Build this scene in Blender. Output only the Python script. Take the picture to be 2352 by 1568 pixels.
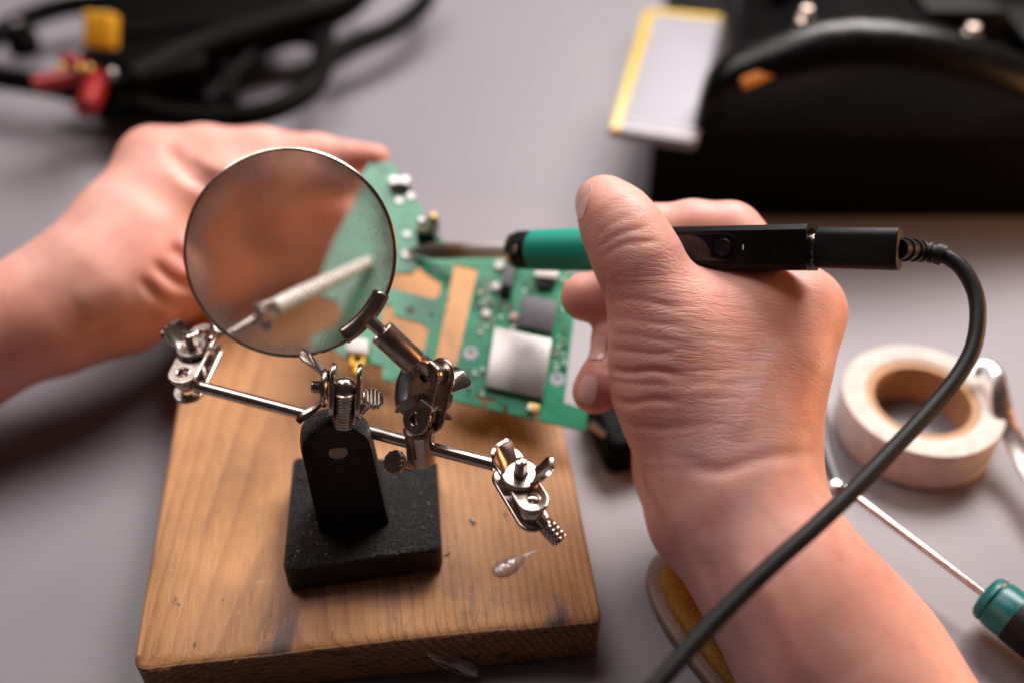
import bpy, math, random
import numpy as np
from mathutils import Matrix, Vector
from mathutils.geometry import tessellate_polygon
random.seed(7); rng = np.random.default_rng(7)
S = bpy.context.scene
for o in list(bpy.data.objects): bpy.data.objects.remove(o)

# ------------------------------------------------------------------ camera, light, exposure
PITCH = math.radians(42.0); F = 2400.0; CAMH = 0.292
cd = bpy.data.cameras.new('camera'); cam = bpy.data.objects.new('camera', cd); S.collection.objects.link(cam)
cam.location = (0, 0, CAMH); cam.rotation_euler = (math.radians(90) - PITCH, 0, 0)
cd.sensor_width = 36; cd.lens = 36 * F / 2352; cd.clip_start = 0.01; cd.clip_end = 60
cd.dof.use_dof = True; cd.dof.focus_distance = 0.301; cd.dof.aperture_fstop = 3.5; cd.dof.aperture_blades = 0
S.camera = cam
S.view_settings.view_transform = 'Standard'; S.view_settings.look = 'None'
S.view_settings.exposure = 0.0; S.view_settings.gamma = 1.0
S.cycles.use_denoising = True
S.cycles.caustics_refractive = True; S.cycles.caustics_reflective = True
S.cycles.max_bounces = 10; S.cycles.transmission_bounces = 8; S.cycles.blur_glossy = 0.5
S.cycles.sample_clamp_indirect = 6.0
w = bpy.data.worlds.new('World'); S.world = w; w.use_nodes = True
w.node_tree.nodes['Background'].inputs[0].default_value = (0.040, 0.028, 0.029, 1)
w.node_tree.nodes['Background'].inputs[1].default_value = 1.0

def area(name, loc, target, sx, sy, energy, col, spread=180):
    l = bpy.data.lights.new(name, 'AREA'); l.shape = 'RECTANGLE'; l.size = sx; l.size_y = sy
    l.energy = energy; l.color = col; l.spread = math.radians(spread)
    o = bpy.data.objects.new(name, l); S.collection.objects.link(o); o.location = loc
    o.rotation_euler = (Vector(target) - Vector(loc)).to_track_quat('-Z', 'Y').to_euler()
    return o
area('softbox_overhead', (-0.34, 0.70, 1.02), (-0.02, 0.50, 0.0), 0.62, 0.62, 3.0, (1.0, 0.92, 0.92), 110)
area('warm_lamp', (0.60, 0.28, 0.15), (0.1, 0.26, 0.07), 0.20, 0.20, 1.7, (1.0, 0.46, 0.18))
area('second_softbox', (0.36, 1.00, 0.84), (0.05, 0.42, 0.0), 0.70, 0.50, 8.6, (1.0, 0.93, 0.92), 110)

# ------------------------------------------------------------------ placing helpers: where a sight line meets a depth / a height / a plane
CAMV = np.array([0, 0, CAMH]); RT = np.array([1., 0, 0])
FW = np.array([0, math.cos(PITCH), -math.sin(PITCH)]); UP = np.array([0, math.sin(PITCH), math.cos(PITCH)])
def ray(px, py): return FW + (px - 1176) / F * RT - (py - 784) / F * UP
def U(px, py, d): return CAMV + d * ray(px, py)
def Z(px, py, z):
    r = ray(px, py); return CAMV + r * (z - CAMH) / r[2]
def unit(v): v = np.asarray(v, float); return v / np.linalg.norm(v)

# ------------------------------------------------------------------ geometry helpers
class Fr:
    """a local frame: origin o, axes x, y, z"""
    def __init__(s, o, z=(0, 0, 1), x=(1, 0, 0)):
        s.o = np.asarray(o, float); s.z = unit(z); x = np.asarray(x, float); x = x - s.z * x.dot(s.z); s.x = unit(x); s.y = np.cross(s.z, s.x)
    def __call__(s, p): p = np.atleast_2d(np.asarray(p, float)); return s.o + p[:, :1] * s.x + p[:, 1:2] * s.y + p[:, 2:3] * s.z
    def at(s, x, y, z): return Fr(s([x, y, z])[0], s.z, s.x)
    def M(s): return Matrix(((s.x[0], s.y[0], s.z[0], s.o[0]), (s.x[1], s.y[1], s.z[1], s.o[1]), (s.x[2], s.y[2], s.z[2], s.o[2]), (0, 0, 0, 1)))

class Geo:
    def __init__(s): s.v = []; s.f = []; s.n = 0
    def add(s, v, f):
        s.v.append(np.asarray(v, float)); s.f += [tuple(i + s.n for i in q) for q in f]; s.n += len(v)
    def rings(s, R, cap0=True, cap1=True, closed=False):
        n = len(R[0]); V = np.vstack(R); fs = []; m = len(R)
        for i in range(m if closed else m - 1):
            a = i * n; b = ((i + 1) % m) * n
            fs += [(a + j, a + (j + 1) % n, b + (j + 1) % n, b + j) for j in range(n)]
        if not closed:
            if cap0: fs.append(tuple(range(n))[::-1])
            if cap1: fs.append(tuple((m - 1) * n + j for j in range(n)))
        s.add(V, fs); return s
    def lathe(s, prof, fr, n=28, cap=True):
        a = np.linspace(0, 2 * math.pi, n, endpoint=False); c, q = np.cos(a), np.sin(a)
        return s.rings([fr(np.stack([max(r, 1e-6) * c, max(r, 1e-6) * q, np.full(n, h)], 1)) for r, h in prof], cap, cap)
    def tube(s, pts, rad, n=16, cap=True, closed=False, squash=1.0):
        P = np.asarray(pts, float); m = len(P); rad = np.full(m, rad) if np.isscalar(rad) else np.asarray(rad, float)
        T = np.gradient(P, axis=0) if not closed else np.roll(P, -1, 0) - np.roll(P, 1, 0)
        T /= np.linalg.norm(T, axis=1)[:, None] + 1e-12
        u = np.cross(T[0], [0, 0, 1.]);
        if np.linalg.norm(u) < .05: u = np.cross(T[0], [1., 0, 0])
        u = unit(u); R = []; a = np.linspace(0, 2 * math.pi, n, endpoint=False)
        for i in range(m):
            u = unit(u - T[i] * u.dot(T[i])); v = np.cross(T[i], u)
            R.append(P[i] + rad[i] * (np.cos(a)[:, None] * u + squash * np.sin(a)[:, None] * v))
        return s.rings(R, cap, cap, closed)
    def prism(s, poly, fr, h0, h1, bev=0.0, nb=3):
        """poly counter-clockwise 2D (convex enough to inset), rounded top and bottom edges"""
        P = np.asarray(poly, float); e = np.roll(P, -1, 0) - P; nrm = np.stack([e[:, 1], -e[:, 0]], 1)
        nrm /= np.linalg.norm(nrm, axis=1)[:, None] + 1e-12
        vn = nrm + np.roll(nrm, 1, 0); vn /= (np.linalg.norm(vn, axis=1)[:, None] + 1e-9); vn /= np.maximum(.5, (vn * nrm).sum(1))[:, None]
        ring = lambda ins, h: fr(np.column_stack([P - vn * ins, np.full(len(P), h)]))
        R = []
        if bev > 0:
            for k in range(nb + 1):
                t = k / nb * math.pi / 2; R.append(ring(bev * (1 - math.sin(t)), h0 + bev * (1 - math.cos(t))))
            for k in range(nb + 1):
                t = k / nb * math.pi / 2; R.append(ring(bev * (1 - math.cos(t)), h1 - bev * (1 - math.sin(t))))
        else: R = [ring(0, h0), ring(0, h1)]
        return s.rings(R)
    def sheet(s, G, th):
        """a grid of points (a, b, 3) given thickness th along its normals"""
        G = np.asarray(G, float); a, b, _ = G.shape
        du = np.gradient(G, axis=0); dv = np.gradient(G, axis=1); nn = np.cross(du, dv); nn /= np.linalg.norm(nn, axis=2)[:, :, None] + 1e-15
        V = np.vstack([(G + nn * th / 2).reshape(-1, 3), (G - nn * th / 2).reshape(-1, 3)]); o = a * b; fs = []
        for i in range(a - 1):
            for j in range(b - 1):
                q = (i * b + j, i * b + j + 1, (i + 1) * b + j + 1, (i + 1) * b + j); fs.append(q); fs.append(tuple(k + o for k in q[::-1]))
        bd = [i * b for i in range(a)] + [(a - 1) * b + j for j in range(1, b)] + [i * b + b - 1 for i in range(a - 2, -1, -1)] + [j for j in range(b - 2, 0, -1)]
        for i in range(len(bd)):
            p, q = bd[i], bd[(i + 1) % len(bd)]; fs.append((p, q, q + o, p + o))
        s.add(V, fs); return s
    def ball(s, c, r, n=20, sc=(1, 1, 1)):
        prof = [(r * math.sin(t) * sc[0], -r * math.cos(t) * sc[2]) for t in np.linspace(0.05, math.pi - .05, n // 2 + 1)]
        return s.lathe(prof, Fr(c), n)
    def holed(s, outer, holes, fr, h0, h1):
        loops = [outer] + holes; T = tessellate_polygon([[Vector((p[0], p[1], 0)) for p in l] for l in loops])
        A = np.array([p for l in loops for p in l], float); n = len(A)
        V = np.vstack([fr(np.column_stack([A, np.full(n, h0)])), fr(np.column_stack([A, np.full(n, h1)]))])
        fs = [tuple(t) for t in T]; fs = [t for t in fs] + [tuple(i + n for i in t[::-1]) for t in T]; k = 0
        for l in loops:
            m = len(l); fs += [(k + j, k + (j + 1) % m, n + k + (j + 1) % m, n + k + j) for j in range(m)]; k += m
        s.add(V, fs); return s

MW = {}      # world matrices of roots
def empty(name, label, cat, fr, group=None):
    o = bpy.data.objects.new(name, None); S.collection.objects.link(o); M = fr.M(); o.matrix_world = M
    o.empty_display_size = .005; MW[o] = M; tag(o, label, cat, group); return o
def tag(o, label, cat, group=None):
    o['label'] = label; o['category'] = cat
    if group: o['group'] = group
    return o
def build(g, name, m, parent=None, smooth=True, ang=38, fr=None, recalc=True):
    V = np.vstack(g.v); me = bpy.data.meshes.new(name)
    if parent is not None: M = MW[parent]
    elif fr is not None: M = fr.M()
    else:
        c = (V.min(0) + V.max(0)) / 2; M = Matrix.Translation((c[0], c[1], V[:, 2].min()))
    Mi = np.array(M.inverted()); V = V @ Mi[:3, :3].T + Mi[:3, 3]
    me.from_pydata(V.tolist(), [], g.f); me.update()
    if recalc:
        import bmesh
        bm = bmesh.new(); bm.from_mesh(me); bmesh.ops.recalc_face_normals(bm, faces=bm.faces); bm.to_mesh(me); bm.free()
    if smooth:
        me.shade_smooth()
        if ang: me.set_sharp_from_angle(angle=math.radians(ang))
    me.materials.append(m)
    o = bpy.data.objects.new(name, me); S.collection.objects.link(o); MW[o] = M
    if parent is not None: o.parent = parent
    else: o.matrix_world = M
    return o
def struct(o): o['kind'] = 'structure'; return o
def rrect(w, h, r, n=6, cx=0, cy=0):
    r = min(r, w / 2 - 1e-6, h / 2 - 1e-6); out = []
    for (sx, sy, a0) in ((1, 1, 0), (-1, 1, 90), (-1, -1, 180), (1, -1, 270)):
        for k in range(n + 1):
            a = math.radians(a0 + 90 * k / n); out.append((cx + sx * (w / 2 - r) + r * math.cos(a), cy + sy * (h / 2 - r) + r * math.sin(a)))
    return out
def stadium(L, r, n=12):      # from (0,0) to (L,0)
    return [(L + r * math.cos(a), r * math.sin(a)) for a in np.linspace(-math.pi / 2, math.pi / 2, n)] + [(r * math.cos(a), r * math.sin(a)) for a in np.linspace(math.pi / 2, 1.5 * math.pi, n)]
def circ(r, n=24, cx=0, cy=0): return [(cx + r * math.cos(a), cy + r * math.sin(a)) for a in np.linspace(0, 2 * math.pi, n, endpoint=False)]
def spline(P, k=8):
    P = np.asarray(P, float); Q = np.vstack([2 * P[0] - P[1], P, 2 * P[-1] - P[-2]]); out = []
    for i in range(1, len(Q) - 2):
        for t in np.linspace(0, 1, k, endpoint=False):
            a, b, c, d = Q[i - 1:i + 3]; out.append(.5 * ((2 * b) + (c - a) * t + (2 * a - 5 * b + 4 * c - d) * t * t + (3 * b - a - 3 * c + d) * t ** 3))
    out.append(P[-1]); return np.array(out)

# ------------------------------------------------------------------ materials
class NT:
    def __init__(s, name):
        s.m = bpy.data.materials.new(name); s.m.use_nodes = True; s.t = s.m.node_tree; s.p = s.t.nodes['Principled BSDF']; s.o = s.t.nodes['Material Output']
    def n(s, ty, **kw):
        x = s.t.nodes.new(ty)
        for k, v in kw.items():
            if k.startswith('i_'): x.inputs[int(k[2:])].default_value = v
            else: setattr(x, k, v)
        return x
    def l(s, a, b): s.t.links.new(a, b)
    def coord(s, scale=(1, 1, 1), rot=(0, 0, 0)):
        c = s.n('ShaderNodeTexCoord'); mp = s.n('ShaderNodeMapping'); mp.inputs['Scale'].default_value = scale; mp.inputs['Rotation'].default_value = rot
        s.l(c.outputs['Object'], mp.inputs[0]); return mp.outputs[0]
    def noise(s, vec, scale, detail=3, rough=.5, dist=0):
        x = s.n('ShaderNodeTexNoise'); x.inputs['Scale'].default_value = scale; x.inputs['Detail'].default_value = detail
        x.inputs['Roughness'].default_value = rough; x.inputs['Distortion'].default_value = dist; s.l(vec, x.inputs['Vector']); return x.outputs['Fac']
    def voro(s, vec, scale, feature='F1'):
        x = s.n('ShaderNodeTexVoronoi', feature=feature); x.inputs['Scale'].default_value = scale; s.l(vec, x.inputs['Vector']); return x.outputs['Distance']
    def ramp(s, fac, stops, interp='LINEAR'):
        x = s.n('ShaderNodeValToRGB'); cr = x.color_ramp; cr.interpolation = interp
        while len(cr.elements) < len(stops): cr.elements.new(.5)
        for e, (p, c) in zip(cr.elements, stops):
            e.position = p; e.color = (c, c, c, 1) if np.isscalar(c) else tuple(c) + (1,)
        s.l(fac, x.inputs[0]); return x.outputs[0]
    def mix(s, fac, a, b, mode='MIX'):
        x = s.n('ShaderNodeMix', data_type='RGBA', blend_type=mode)
        for sock, v in ((x.inputs[0], fac), (x.inputs[6], a), (x.inputs[7], b)):
            if hasattr(v, 'is_output'): s.l(v, sock)
            elif isinstance(v, (tuple, list)): sock.default_value = tuple(v) + (1,)
            else: sock.default_value = v
        return x.outputs[2]
    def math(s, op, a, b=0.0, c=None):
        x = s.n('ShaderNodeMath', operation=op)
        for i, v in enumerate((a, b) if c is None else (a, b, c)):
            if hasattr(v, 'is_output'): s.l(v, x.inputs[i])
            else: x.inputs[i].default_value = v
        return x.outputs[0]
    def bump(s, h, dist, strength=1.0, normal=None):
        x = s.n('ShaderNodeBump'); x.inputs['Distance'].default_value = dist; x.inputs['Strength'].default_value = strength; s.l(h, x.inputs['Height'])
        if normal is not None: s.l(normal, x.inputs['Normal'])
        s.l(x.outputs[0], s.p.inputs['Normal']); return x.outputs[0]
    def set(s, color=None, rough=None, metal=None, **kw):
        for k, v in (('Base Color', color), ('Roughness', rough), ('Metallic', metal), *[(k.replace('_', ' '), v) for k, v in kw.items()]):
            if v is None: continue
            i = s.p.inputs[k]
            if hasattr(v, 'is_output'): s.l(v, i)
            elif isinstance(v, (tuple, list)) and len(v) == 3 and i.type == 'RGBA': i.default_value = tuple(v) + (1,)
            else: i.default_value = v
        return s.m

def plain(name, col, rough=.5, metal=0.0, var=.12, nscale=400, bump=0.0, bscale=1500, **kw):
    t = NT(name); v = t.coord(); n = t.noise(v, nscale, 4)
    c = t.mix(t.ramp(n, [(.3, 0.), (.7, 1.)]), tuple(x * (1 - var) for x in col), tuple(min(1, x * (1 + var)) for x in col))
    r = t.math('ADD', t.math('MULTIPLY', t.math('SUBTRACT', n, .5), .25), rough)
    if bump: t.bump(t.noise(v, bscale, 3), bump)
    return t.set(c, r, metal, **kw)

def nickel(name, col=(.60, .53, .48), rough=.2):
    t = NT(name); v = t.coord(); n = t.noise(v, 260, 5, .6); n2 = t.noise(v, 1800, 3, .6)
    c = t.mix(t.ramp(n, [(.35, 0.), (.72, 1.)]), col, tuple(x * y for x, y in zip(col, (.62, .52, .44))))
    r = t.math('ADD', t.math('MULTIPLY', n2, .16), rough - .06)
    t.bump(n2, .000008); return t.set(c, r, 1.0)
M_NICK = nickel('nickel_plated_steel')
M_NICK2 = nickel('bright_steel', (.78, .74, .70), .24)
M_FERR = nickel('worn_brown_nickel', (.46, .38, .33), .27)
M_RIM = nickel('lens_rim_steel', (.50, .44, .36), .22)
M_BLACK = plain('black_plastic', (.004, .0035, .004), .45, Specular_IOR_Level=.22, bump=.00003)
M_RUBBER = plain('black_rubber', (.007, .006, .0065), .50, Specular_IOR_Level=.30, bump=.00003)
M_ANOD = plain('anodised_black_metal', (.004, .0033, .0033), .42, 0.0, bump=.00005, bscale=5000, Specular_IOR_Level=.15)
M_CHIP = plain('grey_chip_plastic', (.085, .08, .095), .5)
M_WHITEP = plain('white_connector_plastic', (.78, .74, .70), .4, var=.05)
M_GOLD = plain('gold_contact', (.62, .42, .14), .45, 1.0)
M_YEL = plain('yellow_plastic', (.72, .42, .04), .35)
M_TEAL = plain('teal_plastic', (.0, .13, .13), .32, bump=.00002)

def m_iron():
    t = NT('black_wrinkle_enamel'); v = t.coord(); n = t.noise(v, 900, 4, .55, .8); n2 = t.noise(v, 120, 4)
    n = t.noise(v, 1050, 4, .6, .7); h = t.ramp(n, [(.34, 0.), (.50, .7), (.64, 1.)])
    t.bump(h, .0011, 1.0)
    c = t.mix(t.ramp(n2, [(.5, 0.), (.75, 1.)]), (.017, .015, .0148), (.030, .021, .017))
    chip = t.noise(v, 230, 5, .7); c = t.mix(t.ramp(chip, [(.735, 0.), (.75, 1.)]), c, (.30, .28, .27))
    return t.set(c, t.ramp(n, [(.3, .60), (.7, .38)]), 0.0, Specular_IOR_Level=.55)
M_IRON = m_iron()

def m_wood():
    t = NT('pine_wood'); tc = t.n('ShaderNodeTexCoord'); sep = t.n('ShaderNodeSeparateXYZ')
    v = tc.outputs['Object']; t.l(v, sep.inputs[0])
    warp = t.noise(t.coord((1, .22, 1)), 9, 3, .55); warp2 = t.noise(t.coord((1, .10, 1)), 60, 3, .5)
    x = t.math('ADD', sep.outputs[0], 0.031); z = t.math('ADD', sep.outputs[2], 0.032)
    # centre of the growth rings wanders along the plank
    z = t.math('ADD', z, t.math('MULTIPLY', sep.outputs[1], .05))
    r = t.math('SQRT', t.math('ADD', t.math('MULTIPLY', x, x), t.math('MULTIPLY', z, z)))
    r = t.math('ADD', r, t.math('MULTIPLY', t.math('SUBTRACT', warp, .5), .012))
    r = t.math('ADD', r, t.math('MULTIPLY', t.math('SUBTRACT', warp2, .5), .0014))
    ring = t.math('FRACT', t.math('MULTIPLY', r, 430.0))
    late = t.ramp(ring, [(0., 0.), (.55, .15), (.84, 1.), (.93, .9), (1., 0.)])
    fib = t.noise(t.coord((1, .03, 1)), 2600, 3, .6); blot = t.noise(v, 28, 4, .55)
    base = t.mix(t.ramp(blot, [(.3, 0.), (.7, 1.)]), (.56, .262, .090), (.68, .345, .135))
    c = t.mix(t.math('MULTIPLY', t.math('MULTIPLY', late, t.ramp(t.noise(t.coord((1, .05, 1)), 70, 2), [(.3, .35), (.7, .95)])), .66), base, (.29, .10, .032))
    c = t.mix(t.math('MULTIPLY', t.ramp(fib, [(.40, 0.), (.66, 1.)]), .55), c, (.36, .155, .06))
    fl2 = t.noise(t.coord((1, .012, 1)), 5200, 2, .6); c = t.mix(t.ramp(fl2, [(.56, 0.), (.66, .5)]), c, (.25, .10, .035))
    sp2 = t.noise(t.coord((1, .12, 1)), 1500, 2, .6); c = t.mix(t.ramp(sp2, [(.64, 0.), (.70, .45)]), c, (.70, .44, .22))
    # grime
    g1 = t.noise(t.coord((1, .35, 1)), 55, 6, .7, .6)
    fy = t.ramp(t.math('MULTIPLY', t.math('ADD', sep.outputs[1], 0.09), 16.0), [(0., 1.), (.18, .5), (.5, .0)])
    gm = t.math('MULTIPLY', t.ramp(g1, [(.53, 0.), (.64, .8)]), t.math('ADD', fy, .30))
    c = t.mix(gm, c, (.13, .085, .075))
    pit = t.noise(t.coord((1, .4, 1)), 330, 4, .6); c = t.mix(t.ramp(pit, [(.69, 0.), (.73, .8)]), c, (.07, .03, .02))
    scr = t.noise(t.coord((.25, 1.6, 1)), 120, 3, .5, 1.5); c = t.mix(t.ramp(scr, [(.70, 0.), (.73, .28)]), c, (.75, .55, .42))
    # end grain: the sawn faces are darker, open pored and stained
    sn = t.n('ShaderNodeSeparateXYZ'); t.l(tc.outputs['Normal'], sn.inputs[0])
    endm = t.ramp(t.math('ABSOLUTE', sn.outputs[1]), [(.62, 0.), (.80, 1.)])
    pore = t.noise(t.coord((1, 1, 1)), 900, 4, .7); stain = t.noise(t.coord((.55, 1, 2.2), (0, .7, 0)), 210, 5, .7, 1.2)
    ec = t.mix(late, (.40, .17, .055), (.20, .075, .025)); ec = t.mix(t.ramp(pore, [(.46, 0.), (.64, .7)]), ec, (.09, .034, .012))
    ec = t.mix(t.ramp(stain, [(.52, 0.), (.63, .85)]), ec, (.025, .013, .009))
    c = t.mix(endm, c, ec)
    hb = t.math('ADD', t.math('MULTIPLY', fib, .35), t.math('ADD', t.math('MULTIPLY', late, -.25), t.math('MULTIPLY', t.math('MULTIPLY', endm, pore), 2.5)))
    t.bump(hb, .00030, 1.0)
    return t.set(c, t.ramp(blot, [(.3, .50), (.7, .62)]), 0.0)
M_WOOD = m_wood()

def m_table():
    t = NT('grey_laminate'); v = t.coord(); n = t.noise(v, 5, 3); n2 = t.noise(v, 1400, 3)
    c = t.mix(t.ramp(n, [(.35, 0.), (.65, 1.)]), (.206, .188, .206), (.228, .208, .222))
    t.bump(n2, .00005, .5); return t.set(c, .47, 0.0)
M_TABLE = m_table()

def m_skin(name, dirn=(1, 0, 0), wr=1.0, red=0.0):
    t = NT(name); v = t.coord(); n = t.noise(v, 45, 4, .6); n2 = t.noise(v, 160, 4, .6)
    c = t.mix(t.ramp(n, [(.36, 0.), (.66, 1.)]), (.80, .44, .35), (.77, .355, .275))
    c = t.mix(t.math('MULTIPLY', t.ramp(n2, [(.45, 0.), (.70, 1.)]), .30), c, (.64, .25, .20))
    # creases: crossed families of fine furrows, one dominant
    e = (0, 0, 0)
    wob = t.n('ShaderNodeTexNoise'); wob.inputs['Scale'].default_value = 90; wob.inputs['Detail'].default_value = 2
    t.l(v, wob.inputs['Vector'])
    add = t.n('ShaderNodeVectorMath', operation='MULTIPLY_ADD'); t.l(wob.outputs['Color'], add.inputs[0]); add.inputs[1].default_value = (.003,) * 3; t.l(v, add.inputs[2])
    def aniso(rot, sc, nscale, det=2):
        mp = t.n('ShaderNodeMapping'); mp.inputs['Rotation'].default_value = rot; mp.inputs['Scale'].default_value = sc; t.l(add.outputs[0], mp.inputs[0])
        return t.noise(mp.outputs[0], nscale, det, .55)
    a1 = aniso(dirn, (.13, 1, 1), 1150, 3)
    a2 = aniso((dirn[0], dirn[1], dirn[2] + .75), (.20, 1, 1), 1150, 2)
    cell = t.voro(add.outputs[0], 1100, 'DISTANCE_TO_EDGE')
    f1 = t.ramp(a1, [(.30, 0.), (.52, 1.)]); f2 = t.ramp(a2, [(.30, .0), (.50, 1.)]); f3 = t.ramp(cell, [(0., 0.), (.22, 1.)])
    h = t.math('ADD', t.math('MULTIPLY', f1, 1.2), t.math('ADD', t.math('MULTIPLY', f2, .55), t.math('MULTIPLY', f3, .28)))
    at = t.n('ShaderNodeAttribute', attribute_name='crease'); h = t.math('MULTIPLY', h, at.outputs['Fac']); t.bump(h, .000095 * wr, 1.0)
    c = t.mix(t.math('MULTIPLY', t.math('MULTIPLY', t.ramp(a1, [(.28, 1.), (.46, 0.)]), .32), at.outputs['Fac']), c, (.58, .19, .13))
    # a faint vein under the skin
    vn = t.noise(t.coord((1, 1, 1)), 26, 2, .4, .3); vm = t.ramp(t.math('ABSOLUTE', t.math('SUBTRACT', vn, .5)), [(0., .14), (.05, 0.)])
    c = t.mix(vm, c, (.40, .22, .20))
    tn = t.n('ShaderNodeAttribute', attribute_name='vein'); c = t.mix(t.math('MULTIPLY', tn.outputs['Fac'], .55), c, (.46, .30, .31))
    rd_ = t.n('ShaderNodeAttribute', attribute_name='flush'); c = t.mix(t.math('MULTIPLY', rd_.outputs['Fac'], .5), c, (.66, .19, .14))
    mt = t.noise(t.coord((1, 1, 1)), 85, 5, .7); c = t.mix(t.ramp(mt, [(.56, 0.), (.74, .35)]), c, (.60, .20, .16))
    t.p.inputs['Subsurface Weight'].default_value = .55; t.p.inputs['Subsurface Radius'].default_value = (1, .32, .18); t.p.inputs['Subsurface Scale'].default_value = .0060
    t.p.inputs['Specular IOR Level'].default_value = .42
    return t.set(c, t.ramp(n2, [(.3, .42), (.7, .54)]), 0.0)
M_SKIN = m_skin('skin_right', (0, 0, .12), 1.0)
M_SKINL = m_skin('skin_left', (0, 0, .9), .8)
M_NAIL = plain('fingernail', (.80, .47, .39), .32, var=.06, Coat_Weight=.2)

def m_pcb():
    t = NT('green_solder_mask'); v = t.coord()
    br = t.n('ShaderNodeTexBrick'); t.l(v, br.inputs[0]); br.inputs['Scale'].default_value = 150; br.offset = .37; br.squash = .6
    br.inputs['Mortar Size'].default_value = .03; br.inputs['Color1'].default_value = (0, 0, 0, 1); br.inputs['Color2'].default_value = (0, 0, 0, 1); br.inputs['Mortar'].default_value = (1, 1, 1, 1)
    n = t.noise(v, 130, 4, .7); n2 = t.noise(v, 55, 2)
    c = t.mix(t.ramp(n, [(.45, 0.), (.55, 1.)]), (.006, .27, .125), (.005, .195, .085))
    c = t.mix(t.math('MULTIPLY', br.outputs['Color'], .55), c, (.03, .32, .18))
    dots = t.voro(v, 420); dm = t.math('MULTIPLY', t.ramp(dots, [(.10, 1.), (.16, 0.)]), t.ramp(n2, [(.5, 0.), (.6, 1.)]))
    c = t.mix(dm, c, (.62, .62, .55))
    t.bump(n, .00008, .5)
    return t.set(c, .34, 0.0, Specular_IOR_Level=.4, Coat_Weight=.6, Coat_Roughness=.24)
M_PCB = m_pcb()
M_EDGE = plain('fibreglass_edge', (.35, .30, .14), .6)
M_SHIELD = plain('tinned_shield', (.29, .265, .255), .36, 1.0, var=.05, nscale=90)
M_SILVER = plain('solder_tin', (.62, .60, .58), .48, 1.0)

# ------------------------------------------------------------------ table and board
g = Geo(); g.add([(-3, -1.5, 0), (3, -1.5, 0), (3, 5, 0), (-3, 5, 0)], [(0, 1, 2, 3)])
struct(build(g, 'table', M_TABLE, smooth=False, fr=Fr((0, 0, 0))))

BT = 0.020
fl, frr, br_, bl = Z(300, 1532, BT), Z(1382, 1400, BT), Z(1262, 760, BT), Z(428, 785, BT)
ax = unit(unit(frr - fl) * .75 + .25 * unit(np.array([.999, 0.03, 0])))
ay = np.array([-ax[1], ax[0], 0])
wd = float(np.linalg.norm(frr - fl)); dp = .182
ctr = fl + ax * wd / 2 + ay * dp / 2; ctr[2] = 0
BF = Fr(ctr, (0, 0, 1), ax)
def nz(x, s, seed=0):
    """cheap smooth 1-D noise"""
    x = np.asarray(x) * s + seed * 17.3; i = np.floor(x).astype(int); f = x - i; f = f * f * (3 - 2 * f)
    h = lambda k: np.modf(np.sin(k * 127.1 + seed * 311.7) * 43758.5453)[0]
    return (h(i) * (1 - f) + h(i + 1) * f)
def board():
    out = np.array(rrect(wd, dp, .0045, 10)); # resample
    P = np.vstack([out, out[:1]]); seg = np.linalg.norm(np.diff(P, axis=0), axis=1); L = np.concatenate([[0], np.cumsum(seg)])
    n = 1300; s_ = np.linspace(0, L[-1], n, endpoint=False); Q = np.column_stack([np.interp(s_, L, P[:, 0]), np.interp(s_, L, P[:, 1])])
    T = np.roll(Q, -1, 0) - np.roll(Q, 1, 0); T /= np.linalg.norm(T, axis=1)[:, None]; N = np.column_stack([T[:, 1], -T[:, 0]])
    front = np.clip(-N[:, 1] * 1.5 - .3, 0, 1)
    rings = []
    prof = [(.0018, 0), (.0006, .0008), (.0, .002), (0, .005), (0, .008), (0, .011), (0, .0145), (0, .0165), (.0003, .0179), (.0009, .0190), (.0019, .0196), (.0030, .01985), (.0045, BT)]
    for k, (ins, z) in enumerate(prof):
        jag = (nz(s_, 1400, k + 1) + nz(s_, 420, k + 5) * 1.4) * .00011 * front * (1 if 7 <= k <= 11 else .35)
        worn = (nz(s_, 35, 2)) * .0011 * (1 if k > 7 else 0) * front
        zz = z - (np.abs(nz(s_, 640, k + 9)) * .00014 + np.maximum(0, nz(s_, 55, 4)) * .0007) * front * (1 if 8 <= k <= 11 else 0)
        R = Q - N * (ins * (.42 + .58 * front) + jag + worn)[:, None]
        rings.append(BF(np.column_stack([R, zz * np.ones(n)])))
    g = Geo().rings(rings)
    o = build(g, 'wooden_board', M_WOOD, fr=BF, ang=60)
    return tag(o, 'worn pine board with dark rough end grain lying under the helping hand stand', 'wooden board')
board()

# ------------------------------------------------------------------ helping hand stand
stand = empty('helping_hand_stand', 'metal third hand stand with black cast base, round magnifying glass and wing nut joints', 'tool stand', Fr(Z(830, 1200, BT)))
PZ = .0325
def quadprism(g, px, z0, z1, r, bev, n=6):
    C = [Z(x, y, z1)[:2] for x, y in px]; C = np.array(C); out = []
    for i in range(4):
        a, b, c = C[i - 1], C[i], C[(i + 1) % 4]; u = unit(a - b); v = unit(c - b)
        for k in range(n + 1):
            t = k / n; p0 = b + u * r; p1 = b + v * r; out.append((1 - t) ** 2 * p0 + 2 * t * (1 - t) * b + t * t * p1)
    g.prism(out, Fr((0, 0, 0)), z0, z1, bev, 5); return g
def densify(g, cuts):
    pass
bp = build(quadprism(Geo(), [(648, 1306), (1014, 1256), (1004, 1050), (672, 1046)], BT + .0002, PZ, .003, .0016), 'base_plate', M_IRON, stand)
# low boss in the back corner
build(Geo().lathe([(.0036, PZ - .001), (.0036, PZ + .0003), (.0030, PZ + .0007), (0.0024, PZ + .0001), (0, PZ)], Fr((Z(706, 1085, PZ)[0], Z(706, 1085, PZ)[1], 0)), 24), 'boss', M_IRON, bp)
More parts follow.
